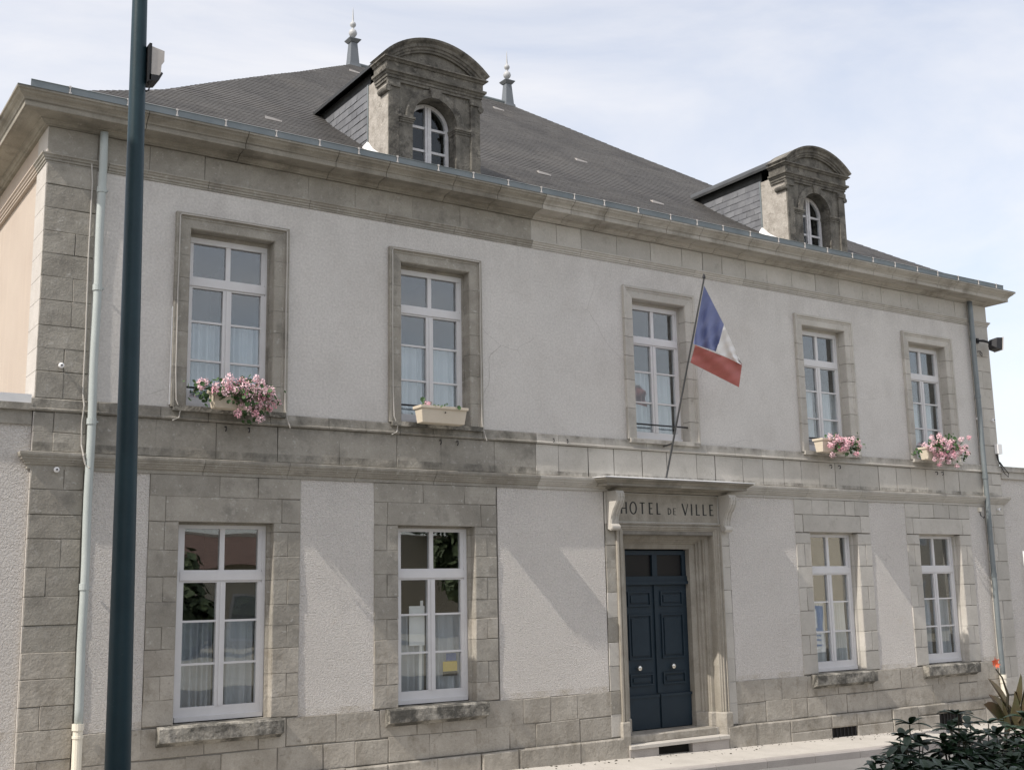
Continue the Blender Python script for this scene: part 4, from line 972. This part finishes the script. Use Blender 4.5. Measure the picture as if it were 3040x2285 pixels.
# ------------------------------------------------------------------ planters and geraniums
def planter(x0, label, x1=None, zt=4.88):
    x1 = x1 or x0+.74
    P_ = empty('window_planter', ((x0+x1)/2, -.25, 4.63), label, 'planter', 'cream troughs on the upper window sills')
    y0, y1 = -.375, -.155; zb = zt-.235; ti = .035
    q = MB()
    def rect(i, z): return [(x0+i, y0+i, z), (x1-i, y0+i, z), (x1-i, y1-i, z), (x0+i, y1-i, z)]
    q.loft([rect(ti+.02, zb), rect(ti, zb+.01), rect(.012, zt-.04)]); q.build('trough', M_cream, P_)
    q = MB(); q.loft([rect(-.004, zt-.04), rect(-.008, zt-.03), rect(-.008, zt)]); q.build('rim', M_cream, P_)
    MB().box(x0+.02, x1-.02, y0+.02, y1-.02, zt+.0005, zt+.004).build('soil', M_soil, P_)
    q = MB()
    for fx_ in (.28, .72): xx = x0+(x1-x0)*fx_; q.box(xx-.012, xx+.012, y1+.002, .02, zt-.20, zt-.18); q.box(xx-.012, xx+.012, y1+.002, y1+.010, zt-.20, zt+.02)
    q.build('hanger', M_iron, P_)
    return P_
planter(1.95, 'cream trough with a big trailing pink geranium on the far left upper window')
planter(4.80, 'nearly empty cream trough on the second upper window from the left', 5.525, 4.885)
planter(12.60, 'cream trough on the fourth upper window, its left end showing')
planter(15.42, 'cream trough almost hidden by blossom on the far right upper window')
MB().loft([[(5.17+a*math.cos(6.283*k/8), y, 4.80+a*math.sin(6.283*k/8)) for k in range(8)] for a, y in ((.011,-.371),(.011,-.377))]).build('drain_hole', M_dark, bpy.data.objects['window_planter.001'])
def leaf_disc(mb, c, r, nrm, n=6, mi=0):
    nrm = Vector(nrm).normalized(); a = nrm.orthogonal().normalized(); b_ = nrm.cross(a); c = Vector(c)
    rot = R.uniform(0, 6.28)
    vs = [c - nrm*r*.25] + [c + (a*math.cos(rot+6.283*k/n) + b_*math.sin(rot+6.283*k/n))*r*R.uniform(.8,1.1) for k in range(n)]
    mb.add(vs, [(0, k+1, (k+1) % n + 1) for k in range(n)], mi)
def rnd_dir(): 
    v = Vector((R.gauss(0,1), R.gauss(0,1), R.gauss(0,1))); return v.normalized()
def petal(mb, c, d, r):
    d = d.normalized(); a = d.orthogonal().normalized(); a.rotate(Matrix.Rotation(R.uniform(0,6.28), 3, d)); b_ = d.cross(a)
    mb.add([c, c+a*r*.6+d*r*.2+b_*r*.35, c+a*r*1.15+d*r*.25, c+a*r*.6+d*r*.2-b_*r*.35], [(0,1,2,3)])
def geranium(name_pts, label, leaves, base_z=4.9, box=None):
    xs = [p[0] for p in name_pts]; cx_ = sum(xs)/len(xs)
    G_ = empty('geranium', (cx_, -.27, base_z), label, 'plant', 'pink geraniums in the troughs')
    fo = MB()
    for (x, y, z, n) in leaves:
        for _ in range(int(n*1.6)):
            p = Vector((x+R.gauss(0,.075), y+R.gauss(0,.06), z+R.gauss(0,.055))); d = rnd_dir(); d.y = -abs(d.y); d.z = abs(d.z)*.8
            leaf_disc(fo, p, R.uniform(.018,.038), d)
    for (x, y, z) in name_pts:
        fo.tube([(x, y+.02, z), (x*.8+cx_*.2, y*.7-.08, (z+base_z)/2), (cx_+(x-cx_)*.6, -.25, base_z)], .003, 4)
    fo.build('foliage', M_leaf, G_)
    for (x, y, z) in name_pts:
        bl = MB(); c = Vector((x, y-.045, z)); rr = R.uniform(.046, .066)
        for _ in range(64):
            d = rnd_dir(); petal(bl, c+d*rr*R.uniform(.4,1), d+Vector((0,-.4,.2)), .023)
        bl.build('blossom', R.choice((M_pink, M_pink, M_pink2)), G_)
def zz1(u, v): # pixel in the enlarged crop -> wall plane
    px, py = 560+u*300/2212, 1080+v*300/2212; d = ray_at(px, py, 1)-CAM; yy = -.36+jit(.07); t = (yy-CAM.y)/d.y
    p = CAM+d*t; return (p.x, yy, p.z)
B1 = [zz1(*p) for p in ((230,410),(340,410),(250,520),(580,490),(540,600),(780,410),(870,320),(850,520),(790,620),(1000,580),(900,430),(1090,410),(1240,430),(1180,530),(1330,480),(1310,600),(1480,590),(1450,340),(1580,420),(1620,520),(1210,670),(1310,750),(1560,760),(1640,690),(1780,590),(1800,710),(1100,870),(1260,960),(1490,930),(1730,830),(1880,870),(1430,1080),(1060,1080),(1540,1210),(1750,980),(1400,560),(1640,620),(1420,860),(1600,900))]
L1 = [zz1(*p)+(n,) for p, n in (((280,560),14),((240,680),10),((430,490),12),((650,600),18),((880,560),20),((1080,480),22),((1100,700),26),((1300,650),26),((1250,870),22),((1450,700),26),((1500,860),18),((1650,560),20),((1350,980),14),((1600,950),14),((1400,1120),6),((1700,760),16),((980,700),18),((1350,450),14))]
geranium(B1, 'pink geranium spilling over the right end of the far left trough', L1)
geranium([(4.93,-.28,4.905)], 'few short stems with one small pink bloom in the second trough', [(4.98,-.30,4.905,4),(5.08,-.30,4.90,4),(5.3,-.29,4.895,3),(5.46,-.29,4.895,3)], 4.87)
def rp(cx_, cz_, rx_, rz_, n): return [(cx_+R.gauss(0,.45)*rx_, -.36+jit(.08), cz_+R.gauss(0,.45)*rz_) for _ in range(n)]
def P4(u, v, y=-.37):
    px, py = 2240+u*800/2212, 850+v*800/2212; d = ray_at(px, py, 1)-CAM; yy = y+jit(.06); t = (yy-CAM.y)/d.y; p = CAM+d*t; return (p.x, yy, p.z)
B4 = [P4(735+R.gauss(0,60), 1295+R.gauss(0,30)) for _ in range(16)] + [P4(*p) for p in ((605,1235),(640,1285),(615,1310),(680,1265),(720,1260),(665,1240),(745,1300),(770,1290),(790,1255),(835,1280),(840,1320),(715,1335),(625,1380),(820,1375),(600,1300),(735,1320))]
geranium(B4, 'pink geranium with spaced blooms in the trough of the fourth window', [P4(*p)+(n,) for p, n in (((640,1260),16),((700,1290),22),((760,1290),18),((810,1290),20),((840,1310),14),((660,1330),16),((760,1350),6))])
B5 = [P4(1560+R.gauss(0,70), 1350+R.gauss(0,55)) for _ in range(72)] + [P4(*p) for p in ((1380,1300),(1400,1320),(1440,1240),(1500,1225),(1720,1320),(1730,1370))]
geranium(B5, 'dense pink geranium in full bloom hanging from the far right trough', [P4(1550+R.gauss(0,80), 1340+R.gauss(0,50))+(9,) for _ in range(26)])

# ------------------------------------------------------------------ flag
FG = empty('flag', (9.09, -.33, 4.05), 'blue, white and red flag hanging from a slanting pole above the door canopy', 'flag')

def P3(u, v, y):
    px, py = 1600+u*800/2212, 750+v*800/2212; d = ray_at(px, py, 1)-CAM; t = (y-CAM.y)/d.y; return CAM+d*t
def ypole(v):  # pole depth by image height of the crop
    return -1.62 + (v-210)/(1840-210)*(1.28)
p0 = Vector((9.085,-.34,4.07)); p1_ = P3(1355, 213, -1.62)
MB().tube([p0, p0.lerp(p1_, .5), p1_], .016, 8, r1=.013).build('pole', M_poleflag, FG)
MB().lathe(tuple(p1_), [(.02,0),(.024,.02),(.018,.05),(.005,.075)], 10).build('pole_tip', M_iron, FG)
MB().tube([(9.35,.0,4.60),(9.22,-.26,4.59),(9.083,-.50,4.575)], .014, 8).build('pole_bracket', M_iron, FG)
def cloth(poly, m, nm, amp, yoff, nu=26, nv=26, ph=0., wav=5):
    a, b_, c_, d_ = poly; q = MB(); vs = []
    for i in range(nu+1):
        for j in range(nv+1):
            s, t = i/nu, j/nv
            u = (a[0]*(1-s)+b_[0]*s)*(1-t) + (d_[0]*(1-s)+c_[0]*s)*t; v = (a[1]*(1-s)+b_[1]*s)*(1-t) + (d_[1]*(1-s)+c_[1]*s)*t
            wv = math.sin((s*1.1-t*.35)*wav*3.1+ph+1.3*math.sin(t*3+ph))*amp*(.35+.65*t) + .3*amp*math.sin(s*23+t*9+ph)
            vs.append(P3(u, v, ypole(v)+yoff[0]*(1-s)+yoff[1]*s+wv))
    n = nv+1; top = len(vs)
    vs2 = [p+Vector((.001,.003,0)) for p in vs]
    fs = [(i*n+j, (i+1)*n+j, (i+1)*n+j+1, i*n+j+1) for i in range(nu) for j in range(nv)]
    q.add(vs+vs2, fs + [tuple(k+top for k in f_[::-1]) for f_ in fs]); return q.build(nm, m, FG, smooth=True)
cloth([(1356,270),(1518,590),(1458,812),(1268,748)], M_blue, 'blue_stripe', .040, (0,.03), ph=.4, wav=3.2)
cloth([(1516,588),(1662,905),(1668,922),(1452,815)], M_fwhite, 'white_stripe', .03, (.03,.05), ph=1.2, wav=2.4)
cloth([(1283,758),(1668,912),(1642,1104),(1244,902)], M_fred, 'red_stripe', .045, (.03,.05), ph=2.1, wav=1.8)

# ------------------------------------------------------------------ street lamp in the foreground
LP = empty('street_lamp', (-.878, -7.0, zc(-1)-.15), 'tall dark teal street lamp post crossing the left of the view with a white box', 'street lamp')
pb = Vector((-.845,-7.0,0)); pt = Vector((-.93,-7.0,8.8))
q = MB(); q.tube([pb.lerp(pt, k/8) for k in range(9)], .078, 28, r1=.030); q.build('post', M_pole, LP, smooth=True)
MB().tube([pt, pt+Vector((.0,.3,.25)), pt+Vector((.0,1.2,.4))], .03, 12).build('arm', M_pole, LP, smooth=True)
MB().loft([[(pt.x-w1, pt.y+y, pt.z+z), (pt.x+w1, pt.y+y, pt.z+z), (pt.x+w1*.6, pt.y+y, pt.z+z+.12), (pt.x-w1*.6, pt.y+y, pt.z+z+.12)] for w1, y, z in ((.06,1.1,.38),(.15,1.25,.36),(.16,1.7,.38),(.08,1.85,.42))]).build('lamp_head', M_pole, LP)
bx = -.845
q = MB(); xa, xb = bx-.005, bx+.083
q.loft([[(xa, y, 5.73), (xb, y, 5.715), (xb, y, 5.645), (xb-.016, y, 5.62), (xb-.018, y, 5.555), (xb-.03, y, 5.53), (xa, y, 5.525)] for y in (-7.075, -6.96)]); q.build('box_housing', M_boxm, LP)
MB().box(xa-.005, xa+.01, -7.08, -6.955, 5.50, 5.745).build('box_back', M_iron, LP)
MB().loft([[(xa, y, 5.545), (xb-.028, y, 5.548), (xb-.014, y, 5.575), (xb-.006, y, 5.565), (xb-.03, y, 5.515), (xa+.02, y, 5.505), (xa, y, 5.51)] for y in (-7.08, -6.955)]).build('box_gasket', M_iron, LP)
MB().tube([(xa,-7.05,5.50),(xa+.015,-7.05,5.48),(xa+.005,-7.05,5.45),(xa-.01,-7.05,5.44)], .006, 6).build('cable_tail', M_iron, LP)

# ------------------------------------------------------------------ shrubs and canna at the lower right
def blade(mb, base, d, up, L, wd, droop=.25, n=5, fold=.15):
    d = d.normalized(); sd_ = d.cross(up).normalized(); upn = sd_.cross(d).normalized(); rows = []
    for k in range(n+1):
        t = k/n; wv = wd*math.sin(math.pi*min(1, (t*.92+.06)))**.8*(1 if t < .97 else .15)
        c = base + d*L*t - Vector((0,0,1))*droop*L*t*t
        rows.append((c+sd_*wv+upn*fold*wv*2, c, c-sd_*wv+upn*fold*wv*2))
    vs = [p for r in rows for p in r]; fs = []
    for k in range(n): a = k*3; fs += [(a,a+3,a+4,a+1), (a+1,a+4,a+5,a+2)]
    mb.add(vs, fs)
def shrub(tips, base, label, L=.112):
    S_ = empty('shrub', tuple(base), label, 'shrub', 'dark leafy shrubs in the lower right corner')
    st = MB(); lf = MB()
    for tp in tips:
        tp = Vector(tp); mid = tp.lerp(base, .5)+Vector((jit(.05), jit(.05), .05))
        st.tube([base+Vector((jit(.06),jit(.06),0)), mid, tp], .006, 5, r1=.003)
        nwh = R.choice((1,2,3))
        for wv in range(nwh):
            c = tp - Vector((0,0,1))*wv*.055 + Vector((jit(.01),jit(.01),0)); k0 = R.uniform(0, 6.28); nl = R.randint(6, 8)
            for k in range(nl):
                a = k0+6.283*k/nl+jit(.25); el = R.uniform(-.15,.35) if wv else R.uniform(.1,.7)
                d = Vector((math.cos(a)*math.cos(el), math.sin(a)*math.cos(el), math.sin(el)))
                blade(lf, c+d*.006, d, Vector((0,0,1)), L*R.uniform(.7,1.15)*(1+.15*wv), L*R.uniform(.15,.20), droop=R.uniform(.1,.45), n=5)
    st.build('stems', M_stem, S_); lf.build('foliage', M_shrub, S_)
def tipset(lst): return [ray_at(px, py, d) for px, py, d in lst]
groups_ = [
 ([(2700,2150,6.0),(2672,2190,6.05),(2740,2215,6.1),(2690,2235,5.9),(2720,2262,5.8),(2760,2275,6.0)], 'dark shrub with a single tall rosette, left one behind the low front mass'),
 ([(2845,2120,6.2),(2822,2165,6.1),(2880,2150,6.3),(2800,2200,6.0),(2860,2200,6.0),(2815,2240,5.9),(2880,2245,5.9),(2855,2270,5.8)], 'dark shrub with the highest rosette in front of the cellar vent'),
 ([(2935,2148,6.5),(2905,2180,6.4),(2960,2180,6.3),(2925,2215,6.1),(2975,2225,6.2),(2940,2255,6.0),(2990,2265,6.0)], 'dark shrub just left of the canna leaves'),
 ([(2640,2250,5.6),(2615,2268,5.6),(2660,2275,5.5),(2595,2290,5.5),(2690,2285,5.5)], 'low dark shrub at the bottom edge, furthest left of the shrubs'),
 ([(3010,2160,6.6),(3040,2130,6.7),(3060,2180,6.5),(3020,2210,6.3),(3050,2240,6.2),(3010,2262,6.0),(3070,2270,6.1)], 'dark shrub in the extreme lower right corner'),
 ([(2760,2290,5.4),(2800,2285,5.5),(2850,2295,5.5),(2900,2290,5.5),(2950,2292,5.6),(3000,2295,5.6),(2730,2300,5.4)], 'dark low shrub filling the bottom edge under the rosettes')]
for lst, lab in groups_:
    tips = tipset(lst); more = []
    for (px, py, d) in lst:
        for _ in range(3): more.append(ray_at(px+jit(36), py+R.uniform(45,105), d+jit(.25)))
    cen = sum(tips, Vector())/len(tips); base = Vector((cen.x, cen.y, .62))
    shrub(tips+more, base, lab)
CA = empty('canna_plant', tuple(ray_at(2990, 2200, 8)-Vector((0,0,.8))), 'canna with broad bronze green leaves and one red flower in front of the right downpipe', 'plant')
cb_ = ray_at(2985, 2200, 8); q = MB(); lf = MB()
q.tube([Vector((cb_.x, cb_.y, .62)), cb_, ray_at(2992,2060,8), ray_at(2975,2010,8), ray_at(2956,1985,8)], .014, 6, r1=.004); q.build('stem', M_stem, CA)
def bl2(p, q_, wd): 
    a = ray_at(*p); b_ = ray_at(*q_); d = b_-a; blade(lf, a, d, Vector((.3,-.8,.4)), d.length, wd, droop=0.0, n=8, fold=.25); 
bl2((2995,2110,8),(2932,2012,8.1),.055); bl2((2998,2120,8),(3030,1998,7.9),.075); bl2((2990,2150,8),(2935,2060,8.1),.10); bl2((2990,2170,8),(2920,2090,7.9),.09)
bl2((3000,2160,8),(3012,2050,7.9),.10); bl2((3010,2150,8),(3060,2060,8),.12); bl2((2985,2180,8),(2975,2080,8),.11); bl2((3020,2140,7.9),(3045,2020,7.9),.10); 
lf.build('leaves', M_canna, CA)
fl_ = MB(); fc_ = ray_at(2952,1972,8)
for k in range(11):
    a = 6.283*k/11; d = Vector((math.cos(a), -.3, math.sin(a)*.8+.5)); blade(fl_, fc_+d*.005, d, Vector((0,-1,0)), R.uniform(.03,.06), .0075, droop=.1, n=3)
fl_.build('flower', M_red, CA)

# ------------------------------------------------------------------ across the street (mirrored in the panes, shading the near side)
def house(name, x0, x1, y0, y1, h, ridge, label, m, mr, zb=-.5, faces=((0,1))):
    H_ = empty(name, ((x0+x1)/2, (y0+y1)/2, 0), label, 'house')
    MB().box(x0, x1, y0, y1, zb, h).build('wall', m, H_)
    q = MB(); ym = (y0+y1)/2; e = .35
    q.add([(x0-e,y0-e,h),(x1+e,y0-e,h),(x1+e,ym,ridge),(x0-e,ym,ridge),(x0-e,y1+e,h),(x1+e,y1+e,h)], [(0,1,2,3),(3,2,5,4),(0,3,4),(1,5,2),(0,4,5,1)]); q.build('roof', mr, H_)
    n = max(2, int((x1-x0)/3))
    for k in range(n):
        xx = x0+(x1-x0)*(k+.5)/n
        for zz in (1.0, 3.7):
            if zz+1.4 < h: 
                f_ = MB().box(xx-.55, xx+.55, y1+.005, y1+.04, zz, zz+1.5).build('window', M_white, H_); MB().box(xx-.48, xx+.48, y1+.041, y1+.045, zz+.07, zz+1.43).build('pane', M_glass, f_)
    return H_
house('house', 6, 13.5, -30, -23, 3.3, 4.6, 'low house with a dull brown tiled roof across the street', M_beige, M_tile)
house('house', 30, 42, -22, -12, 6.0, 8.0, 'tall pale house at the right end across the street', M_beige, M_tile)
house('house', -18, -4.9, -15.0, -6.9, 8.75, 10.0, 'unseen house added on the near side to shade the lamp post and shrubs', M_beige, M_tile)  # out of view, added to throw shade on the lamp post and shrubs
def tree(x, y, h, r, label, n=5000):
    T_ = empty('tree', (x, y, .5), label, 'tree', 'trees across the street')
    MB().tube([(x,y,-.2),(x+.1,y,h*.3),(x,y+.1,h*.6)], .2, 8, r1=.09).build('trunk', M_bark, T_)
    q = MB()
    cl = [(x+R.gauss(0,r*.42), y+R.gauss(0,r*.42), h*.6+R.gauss(0,h*.16), R.uniform(.5,1.0)) for _ in range(26)]
    for _ in range(n):
        c = R.choice(cl); d = rnd_dir(); p = Vector(c[:3])+d*c[3]*R.uniform(.6,1.1); leaf_disc(q, p, R.uniform(.12,.24), d+Vector((0,0,.4)), 4)
    q.build('crown', M_tleaf, T_)
for i, (x, y, h, r) in enumerate(((3.5,-20,6.0,2.6),(7.4,-18,3.0,.9),(13.2,-20,3.4,1.1),(21,-24,7.5,3.5))):
    tree(x, y, h, r, ('round tree across the street nearest the added left house','small round tree across the street in front of the low house','small round tree across the street right of the low house','largest round tree across the street, furthest right')[i])
GW = MB().box(-4, 30, -26.5, -26.2, -.5, 4.6).build('garden_wall', M_beige); tag(GW, 'long high stone garden wall behind the trees across the street', 'wall')
# parking sign, mirrored in the fourth ground floor window
PS = empty('parking_sign', (17.2, -3.9, -.2), 'blue and white parking sign on a post, mirrored in a ground floor pane', 'sign')
MB().tube([(17.2,-3.9,-.3),(17.2,-3.9,2.35)], .03, 10).build('post', M_zinc, PS)
def brd(name, w0, w1, z0, z1, m, off=0.0, th=.012):
    n = Vector((-.80,.60,0)).normalized(); t = Vector((n.y,-n.x,0)).normalized()
    c = Vector((17.2,-3.9,0)) + n*(.035+off); v = []
    for dd in (0, th):
        for (a, z) in ((w0,z0),(w1,z0),(w1,z1),(w0,z1)): v.append(c + t*a + n*dd + Vector((0,0,z)))
    return MB().add(v, [(0,1,2,3),(7,6,5,4),(0,4,5,1),(1,5,6,2),(2,6,7,3),(3,7,4,0)]).build(name, m, PS)
brd('blue_panel', -.27, .27, 1.42, 1.98, M_sblue); brd('white_panel', -.27, .27, .98, 1.40, M_swhite)
# letter P, read correctly from the sign's own front (its right is -t)
for (a0, a1, z0, z1) in ((.07,.13,1.50,1.90), (-.06,.07,1.85,1.90), (-.06,.07,1.68,1.73), (-.12,-.06,1.72,1.86)): brd('letter', a0, a1, z0, z1, M_swhite, off=.0125, th=.003)
for k in range(3): brd('letter_line', -.2, .2, 1.30-k*.1, 1.33-k*.1, M_sblue, off=.0125, th=.002)

q = MB()                                                  # dry leaves and grit swept against the foot of the wall
for _ in range(220):
    x = R.uniform(3, 19); y = -.09 - abs(R.gauss(0, .22)); q_z = zc(x)+.02*y+.006
    if y > -1.05: leaf_disc(q, (x, y, q_z), R.uniform(.008, .022), (jit(.5), jit(.5), 1), 5)
o = q.build('leaf_litter', M_stem); tag(o, 'dry leaves and grit on the pavement along the foot of the wall', 'litter', kind='stuff')

bpy.context.view_layer.update()
